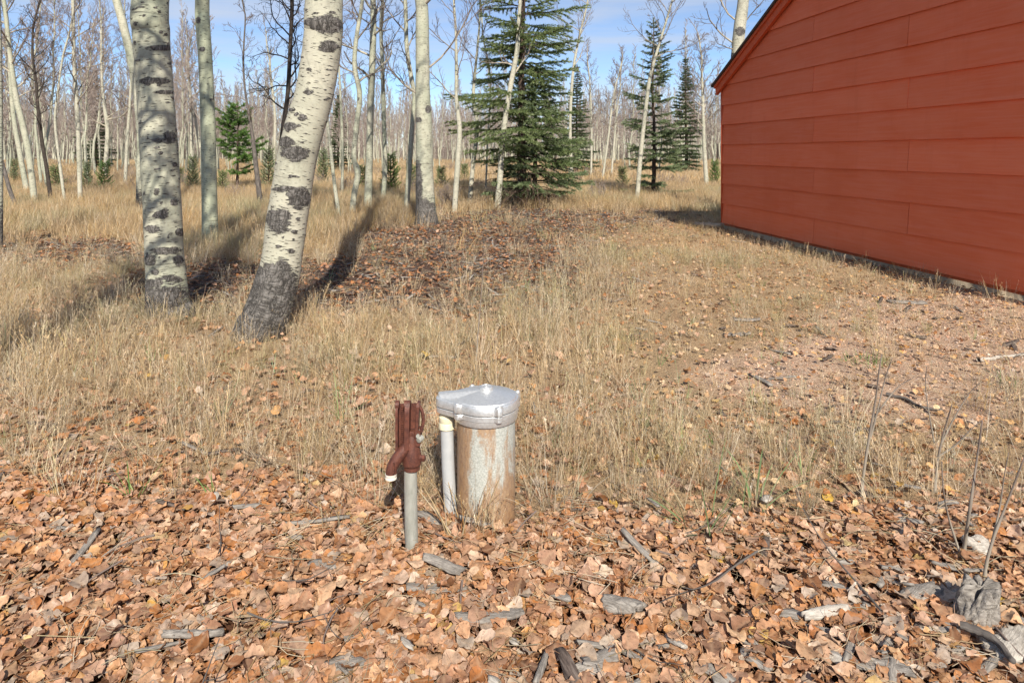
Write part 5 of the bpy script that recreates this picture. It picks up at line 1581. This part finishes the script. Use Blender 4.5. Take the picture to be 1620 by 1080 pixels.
rng = np.random.default_rng(511)
x, y = sample(rng, 2.1, 16.0, 230, 1.5)
px, py = im(x, y)
mul, grv, lit = cover(x, y)
a = n2(x, y, 1.0, 73, 3)
right = sstep(880, 1080, px)
den = 0.42 * (1 - sstep(9, 13, y)) + 0.10 + 0.55 * sstep(0.42, 0.58, a) * (1 - sstep(7, 14, y)) + 0.40 * mul + 0.28 * right * (1 - 0.35 * grv) * (1 - sstep(8, 14, y) * 0.5) - 0.75 * lit
den *= np.where((px < 600) & (py < 420) & (mul < 0.2), 0.35, 1)
wd = (x - HX) * -0.9899 + (y - HY_) * -0.1420
al = (x - HX) * 0.1420 + (y - HY_) * -0.9899
den = np.where((wd < 0.03) & (al > -0.3), 0, den)
den = np.where((wd > 0.03) & (wd < 0.3) & (al > 0), 0.9, den)
keep = rng.uniform(0, 1, len(x)) < den
x, y, mul, right, wd, al = x[keep], y[keep], mul[keep], right[keep], wd[keep], al[keep]; n = len(x)
idx = rng.integers(0, NL, n)
idx = np.where(rng.uniform(0, 1, n) < mul * 0.95, rng.integers(NL, NL + 4, n), idx)
idx = np.where(rng.uniform(0, 1, n) < right * 0.6 * (1 - mul), rng.integers(NL + 4, NL + 8, n), idx)
idx = np.where((wd > 0.03) & (wd < 0.3) & (al > 0), rng.integers(NL, NL + 4, n), idx)
rot = np.stack([rng.normal(0, 0.3, n) + (rng.uniform(0, 1, n) < 0.45) * np.pi, rng.normal(0, 0.3, n), rng.uniform(0, 6.28, n)], 1)
scatter("scattered_leaves", "fallen leaves strewn through the grass, gravel and mulch", [lib_obj(me) for me in LM + LMd + LMg],
        np.stack([x, y, gh(x, y) + rng.uniform(0.004, 0.045, n)], 1), rot, rng.uniform(0.5, 1.05, n) * (1 - 0.22 * right), idx)

# ---- bark chips and twigs in the mulch, gravel stones
CH = [slab_mesh([0.07, 0.11, 0.05, 0.16][k], [0.022, 0.026, 0.03, 0.018][k], 0.008, 700 + k, 7, 3).mesh("piece") for k in range(4)]
for k, me in enumerate(CH): me.materials.append(M['dark_chip'] if k != 3 else M['weathered'])
TW = []
for k in range(3):
    r_ = np.random.default_rng(710 + k); b = Buf()
    grow(b, r_, (-0.12, 0, 0.006), (1, 0, 0.02), [0.22, 0.3, 0.16][k], 0.003, 1, 2, 0.0, 0.22, (3, 3), 0.0012, 0.2)
    me = b.mesh("piece"); me.materials.append(M['deadwood'] if k == 1 else M['branch']); TW.append(me)
for k in range(3):
    r_ = np.random.default_rng(715 + k); b = Buf()
    for q in range(5):
        a = r_.uniform(0, 6.28); c = np.array((r_.normal(0, .03), r_.normal(0, .03), 0.004)); Ls = r_.uniform(0.06, 0.17)
        dv = np.array((math.cos(a), math.sin(a), r_.normal(0.02, 0.06)))
        s_ = np.linspace(-0.5, 0.5, 5)[:, None]
        tube(b, c + dv * Ls * s_ + np.array((-math.sin(a), math.cos(a), 0.15)) * (s_ ** 2) * r_.normal(0, 0.10), 0.0009, 3, cap=False, d=float(np.clip(r_.normal(.5, .2), 0, 1)))
    me = b.mesh("piece"); me.materials.append(M['dry']); TW.append(me)
rng = np.random.default_rng(520)
x, y = sample(rng, 1.2, 15.0, 130, 0.6)
mul, grv, lit = cover(x, y)
keep = rng.uniform(0, 1, len(x)) < (0.03 + 0.95 * mul + 0.42 * lit + 0.08 * grv)
x, y, lit = x[keep], y[keep], lit[keep]; n = len(x)
scatter("bark_chips", "dark bark chips and broken twigs strewn over mulch and litter", [lib_obj(me) for me in CH + TW],
        np.stack([x, y, gh(x, y) + 0.012 + lit * 0.024], 1), np.stack([rng.normal(0, 0.18, n), rng.normal(0, 0.18, n), rng.uniform(0, 6.28, n)], 1), rng.uniform(0.6, 1.4, n),
        np.where(rng.uniform(0, 1, n) < 0.60 - 0.52 * lit, rng.integers(0, 4, n), np.array([4, 5, 6, 7, 8, 9, 7, 8, 9, 7, 8, 9, 7, 8])[rng.integers(0, 14, n)]))
# grey splinters gathered at the lower right
SPL = [slab_mesh([0.06, 0.09, 0.045, 0.12][k], [0.022, 0.03, 0.03, 0.016][k], 0.007, 730 + k, 9, 4, jag=0.5).mesh("piece") for k in range(4)]
for k, me in enumerate(SPL): me.materials.append(M['weathered'] if k != 2 else M['pale_wood'])
rng = np.random.default_rng(523)
x, y = sample(rng, 1.3, 2.4, 230, 0.5)
px, py = im(x, y)
keep = rng.uniform(0, 1, len(x)) < 0.06 + 0.75 * np.clip(np.maximum(ell(px, py, 1500, 1010, 360, 150), ell(px, py, 1050, 1075, 330, 60)), 0, 1)
x, y = x[keep], y[keep]; n = len(x)
scatter("grey_splinters", "small grey bark and wood splinters mixed into the leaves, lower right", [lib_obj(me) for me in SPL],
        np.stack([x, y, gh(x, y) + 0.034], 1), np.stack([rng.normal(0, 0.2, n), rng.normal(0, 0.2, n), rng.normal(-0.3, 0.9, n)], 1), rng.uniform(0.6, 1.3, n), rng.integers(0, 4, n))
PB = []
for k in range(3):
    bm_v = np.array([(1, 0, 0), (-1, 0, 0), (0, 1, 0), (0, -1, 0), (0, 0, 1), (0, 0, -1)], float)
    r_ = np.random.default_rng(720 + k)
    t = (1 + 5 ** 0.5) / 2
    v = np.array([(-1, t, 0), (1, t, 0), (-1, -t, 0), (1, -t, 0), (0, -1, t), (0, 1, t), (0, -1, -t), (0, 1, -t), (t, 0, -1), (t, 0, 1), (-t, 0, -1), (-t, 0, 1)]) / 1.9
    v = v * r_.uniform(0.75, 1.2, (12, 1)) * np.array((1, 0.8, 0.6)) * 0.0085
    f = [(0, 11, 5), (0, 5, 1), (0, 1, 7), (0, 7, 10), (0, 10, 11), (1, 5, 9), (5, 11, 4), (11, 10, 2), (10, 7, 6), (7, 1, 8), (3, 9, 4), (3, 4, 2), (3, 2, 6), (3, 6, 8), (3, 8, 9), (4, 9, 5), (2, 4, 11), (6, 2, 10), (8, 6, 7), (9, 8, 1)]
    b = Buf(); b.add(v, t=f); PB.append(lib_obj(b.mesh("piece", smooth=False, uv=False), M['pebble']))
rng = np.random.default_rng(521)
x, y = sample(rng, 2.2, 8.0, 900, 0.5)
mul, grv, lit = cover(x, y)
wd = (x - HX) * -0.9899 + (y - HY_) * -0.1420
keep = (rng.uniform(0, 1, len(x)) < (grv * 0.85 + 0.03) * (1 - lit)) & (wd > 0)
x, y = x[keep], y[keep]; n = len(x)
scatter("pink_gravel", "crushed pink granite gravel in front of the red wall", PB, np.stack([x, y, gh(x, y) + 0.002], 1), rng.uniform(0, 6.28, (n, 3)), 0.35 + 0.9 * rng.uniform(0, 1, n) ** 2.5, rng.integers(0, 3, n))

# ------------------------------------------------------------------ single pieces lying in the foreground
def piece(name, label, cat, px, py, L, W, T, ang, mat, seed, lift=0.045, tilt=(0.0, 0.0), **kw):
    x, y = gp(px, py)
    b = slab_mesh(L * 0.85, W * 0.8, T * 0.8, seed, 26, 9, **kw)
    lift = lift - 0.014 if lift > 0.03 else lift
    o = obj(name, b, M[mat], None, (x, y, g1(x, y) + lift), (tilt[0], tilt[1], ang))
    tag(o, label, cat)
    return o
piece("bark_strip", "arched dark strip of bark near the hydrant foot", "bark", 702, 915, 0.165, 0.045, 0.008, -0.45, 'weathered', 801, 0.056, curl=0.35, taper=0.35)
piece("wood_slab", "flat blue grey wood slab under the arched bark strip", "wood", 690, 944, 0.19, 0.050, 0.012, 0.02, 'weathered', 802, 0.048)
piece("wood_slab", "long grey wood slab lying below the well casing, bottom centre", "wood", 775, 990, 0.20, 0.055, 0.014, 0.05, 'weathered', 803, 0.050, taper=0.5)
piece("bark_chunk", "rough grey bark chunk lying right of bottom centre", "bark", 985, 975, 0.115, 0.075, 0.022, -0.5, 'weathered', 804, 0.048, curl=0.15)
piece("wood_slab", "bleached curved wood piece with tapering end, lower right", "wood", 1305, 996, 0.150, 0.045, 0.016, 0.18, 'pale_wood', 805, 0.058, curl=0.2, taper=0.6)
piece("wood_stick", "grey stick below the bleached curved wood piece", "stick", 1310, 1022, 0.18, 0.028, 0.016, -0.45, 'weathered', 806, 0.046)
piece("bark_chunk", "slanting grey bark slab left of the broken stump", "bark", 1458, 953, 0.135, 0.075, 0.02, 0.55, 'weathered', 807, 0.050, curl=0.1)
piece("wood_slab", "pale weathered wood slab in the lower right corner", "wood", 1600, 1035, 0.17, 0.12, 0.03, 0.7, 'pale_wood', 808, 0.045)
piece("wood_block", "small pale wood block behind the bare twigs at right", "wood", 1546, 878, 0.08, 0.075, 0.03, 0.4, 'pale_wood', 809, 0.055, tilt=(0.5, 0.1))
piece("wood_slab", "pale wood sliver at the bottom edge right of centre", "wood", 1390, 1073, 0.16, 0.05, 0.012, -0.3, 'weathered', 811, 0.046)
piece("wood_slab", "grey splinter standing at a slant in the lower middle", "wood", 1068, 1035, 0.09, 0.028, 0.012, 1.9, 'pale_wood', 812, 0.055, tilt=(0.2, 0.3))
piece("bark_chunk", "dark grey bark flake at the bottom edge left of centre", "bark", 545, 1068, 0.10, 0.06, 0.012, 0.3, 'weathered', 813, 0.046)
piece("bark_chunk", "blue grey bark flake in the leaves below the hydrant", "bark", 560, 1015, 0.06, 0.045, 0.010, 1.0, 'weathered', 814, 0.048)
piece("wood_slab", "grey stick fragment lying in the leaves, bottom left", "stick", 305, 1025, 0.17, 0.026, 0.018, 0.05, 'weathered', 815, 0.050, taper=0.2)
piece("bark_chunk", "flat grey bark flakes by the bottom edge right of the long slab", "bark", 945, 1062, 0.12, 0.07, 0.014, 0.4, 'weathered', 816, 0.046, curl=0.15)
piece("wood_slab", "weathered plank end half buried in the gravel by the wall", "wood", 1435, 481, 0.30, 0.085, 0.03, -0.12, 'weathered', 820, 0.012, taper=0.1)
piece("wood_slab", "upper of two grey wood strips left on the gravel path", "wood", 1182, 506, 0.22, 0.07, 0.02, 0.1, 'weathered', 821, 0.012)
piece("wood_slab", "lower of two grey wood strips left on the gravel path", "wood", 1166, 531, 0.22, 0.07, 0.02, 0.15, 'weathered', 822, 0.012)

def stick(name, label, cat, pts, mat, r, seed=0, lift=0.02, sides=10):
    """a stick lying on the ground through image ground points"""
    P = []
    for px, py in pts:
        x, y = gp(px, py); P.append((x, y, g1(x, y) + lift))
    root = np.array(P[0])
    Q = spline(np.array(P) - root, 24)
    r_ = np.random.default_rng(seed)
    Q[:, 2] += np.cumsum(r_.normal(0, 0.0015, 24))
    b = Buf(); tube(b, Q, np.linspace(r, r * 0.6, 24) * (1 + r_.normal(0, 0.06, 24)), sides)
    o = obj(name, b, M[mat], None, tuple(root)); tag(o, label, cat)
    return o
stick("fallen_stick", "long grey stick running off the bottom right corner", "stick", [(1520, 1020), (1550, 1032), (1580, 1052), (1603, 1082)], 'deadwood', 0.011, 1, 0.055)
stick("fallen_stick", "crooked dark stick lying on the gravel", "stick", [(1402, 625), (1430, 632), (1455, 645), (1492, 652)], 'deadwood', 0.009, 2, 0.012)
stick("fallen_stick", "pale branch lying on the gravel at the right edge", "stick", [(1548, 573), (1580, 566), (1625, 560)], 'pale_wood', 0.012, 3, 0.015)
stick("fallen_stalk", "long straw coloured stalk lying across the leaves at left", "stalk", [(385, 735), (450, 752), (520, 778), (575, 812), (620, 830)], 'dry', 0.0022, 4, 0.05, 5)

# broken stump, lower right
x, y = gp(1543, 990)
hz = np.concatenate([np.linspace(-0.05, 0.105, 30), [0.104, 0.100, 0.094]])
P = np.stack([0.02 * (hz / 0.11) ** 2, 0.0 * hz, hz + np.linspace(0, 1e-4, len(hz))], 1)
Rz = 0.050 * (1 - 0.16 * np.clip(hz / 0.11, 0, 1)) ; Rz[-3:] *= (0.8, 0.5, 0.15)
th = np.arange(64) / 64 * 2 * np.pi
V = []
for k, (pz, rz) in enumerate(zip(P, Rz)):
    c3 = np.stack([np.cos(th) * 1.6, np.sin(th) * 1.6, np.full(64, pz[2] * 11)], 1)
    big = fbm(c3, 91, 2) - 0.5
    rdg = np.abs(fbm(np.stack([np.cos(th) * 6, np.sin(th) * 6, np.full(64, pz[2] * 16)], 1), 92, 3) - 0.5)
    fin = fbm(np.stack([np.cos(th) * 14, np.sin(th) * 14, np.full(64, pz[2] * 90)], 1), 93, 2) - 0.5
    rr_ = rz * (1 + 0.75 * big - 0.9 * rdg + 0.28 * fin)
    brk = (fbm(np.stack([np.cos(th) * 2.4, np.sin(th) * 2.4, 0 * th], 1), 94, 3) - 0.5) * 0.075 * np.clip(pz[2] / 0.1, 0, 1)
    V.append(np.stack([pz[0] + rr_ * np.cos(th), rr_ * np.sin(th), pz[2] + brk], 1))
b = Buf()
m_ = len(P)
i, j = np.meshgrid(np.arange(m_ - 1), np.arange(64), indexing='ij'); i = i.ravel(); j = j.ravel(); j2 = (j + 1) % 64
b.add(np.concatenate(V), np.stack([i * 64 + j, i * 64 + j2, (i + 1) * 64 + j2, (i + 1) * 64 + j], 1), [(( m_ - 1) * 64, (m_ - 1) * 64 + k, (m_ - 1) * 64 + k + 1) for k in range(1, 63)])
st = obj("tree_stump", b, M['weathered'], None, (x, y, g1(x, y)))
tag(st, "squat broken grey stump with rotten pitted sides, lower right corner", "stump")

# bare saplings, right foreground: stem way-points (px,py) at the depth of the foot
def sapling(label, foot, stems, r, seed):
    z = FPX * CAM_H / (foot[1] - HOR)
    x0, y0 = gp(*foot)
    root = np.array((x0, y0, g1(x0, y0)))
    t = thing("bare_sapling", label, "sapling", tuple(root))
    rng = np.random.default_rng(seed)
    for k, pts in enumerate(stems):
        P = np.array([at(px, py, z - 0.02 * q + 0.01 * rng.normal()) for q, (px, py) in enumerate(pts)]) - root
        if k == 0: P = np.concatenate([[(0, 0, -0.05)], P])
        Q = spline(P, 18)
        b = Buf(); rad = r * (1.0 if k == 0 else 0.6)
        R = np.linspace(rad, rad * 0.32, 18) * (1 + 0.25 * (np.arange(18) % 6 == 3))
        tube(b, Q, R, 8, d=np.linspace(0.35, 1.0, 18))
        obj("stem" if k == 0 else "twig", b, M['branch'], t)
sapling("tallest bare sapling standing in the grass right of the green blades", (1362, 792), [[(1364, 770), (1372, 710), (1384, 640), (1391, 585), (1395, 560)], [(1383, 660), (1396, 642), (1421, 612), (1447, 596)], [(1378, 690), (1388, 650), (1400, 600), (1412, 565)]], 0.0058, 1)
sapling("forked bare sapling with a long side twig at right", (1478, 780), [[(1481, 750), (1488, 705), (1497, 670), (1506, 640)], [(1484, 722), (1510, 705), (1535, 680), (1558, 660)], [(1478, 700), (1470, 655), (1464, 610), (1466, 580)], [(1490, 700), (1510, 660), (1535, 620), (1551, 606)]], 0.0052, 2)
sapling("thin straight bare sapling beside the pale wood block", (1521, 893), [[(1525, 870), (1535, 800), (1545, 730), (1554, 665)], [(1517, 870), (1500, 815), (1492, 770), (1490, 730)]], 0.0058, 3)
sapling("slanting bare sapling at the right edge by the stump", (1556, 925), [[(1559, 900), (1572, 850), (1595, 790), (1621, 722)], [(1566, 872), (1580, 810), (1590, 745), (1596, 715)]], 0.0052, 4)
sapling("lone upright dead weed stalk behind the well cap", (752, 604), [[(753, 590), (756, 530), (761, 470), (765, 405)]], 0.0045, 5)

# green and dead tufts that stand out singly
def blade_tuft(label, px, py, seed, n, h, mat, width=0.005, lean=0.35, spread=0.03, name="grass_tuft", tone=(0.4, 0.25), curl=0.5):
    x, y = gp(px, py)
    o = obj(name, tuft(seed, n, h * 0.5, h, spread, lean, width, tone, 5, curl).mesh(name, uv=False), M[mat], None, (x, y, g1(x, y)))
    tag(o, label, "grass tuft")
blade_tuft("tall green bladed grass clump in the leaves right of the well", 1122, 842, 901, 18, 0.33, 'green', 0.006, 0.5, 0.09)
blade_tuft("green grass clump right beside the tall green bladed one", 1190, 805, 902, 18, 0.28, 'green', 0.007, 0.4, 0.05)
blade_tuft("rusty dead grass clump arching over the foot of the casing", 765, 832, 903, 46, 0.27, 'dry', 0.0042, 0.55, 0.07, tone=(0.75, 0.3), curl=0.8)
blade_tuft("dead grass clump crossing the foot of the grey conduit", 728, 846, 904, 44, 0.25, 'dry', 0.004, 0.5, 0.06, tone=(0.6, 0.3), curl=0.7)
blade_tuft("arching pale dead grass clump just right of the casing", 880, 800, 905, 60, 0.30, 'dry', 0.003, 0.6, 0.10, tone=(0.6, 0.2), curl=1.1)
blade_tuft("short bright green tuft growing in the gravel", 1375, 575, 906, 70, 0.10, 'green', 0.004, 0.6, 0.12)
blade_tuft("short green tuft in the gravel at the right edge", 1608, 610, 907, 60, 0.10, 'green', 0.004, 0.6, 0.11)
blade_tuft("small green blades in the leaves at left", 338, 790, 908, 7, 0.16, 'green', 0.005, 0.25, 0.02)
blade_tuft("single green sprout near the slanting grass, left foreground", 215, 790, 909, 9, 0.20, 'green', 0.0045, 0.3, 0.03)
blade_tuft("green blades standing in dry grass left of the hydrant", 540, 660, 910, 16, 0.28, 'green', 0.006, 0.3, 0.05)
blade_tuft("brown dead grass clump in the leaves right of centre", 1085, 830, 911, 36, 0.20, 'dry', 0.003, 0.7, 0.09, tone=(0.9, 0.12), curl=0.9)
blade_tuft("stiff dead stalks at the left edge of the leaf carpet", 120, 800, 912, 26, 0.26, 'dry', 0.003, 0.3, 0.07, tone=(0.85, 0.2))
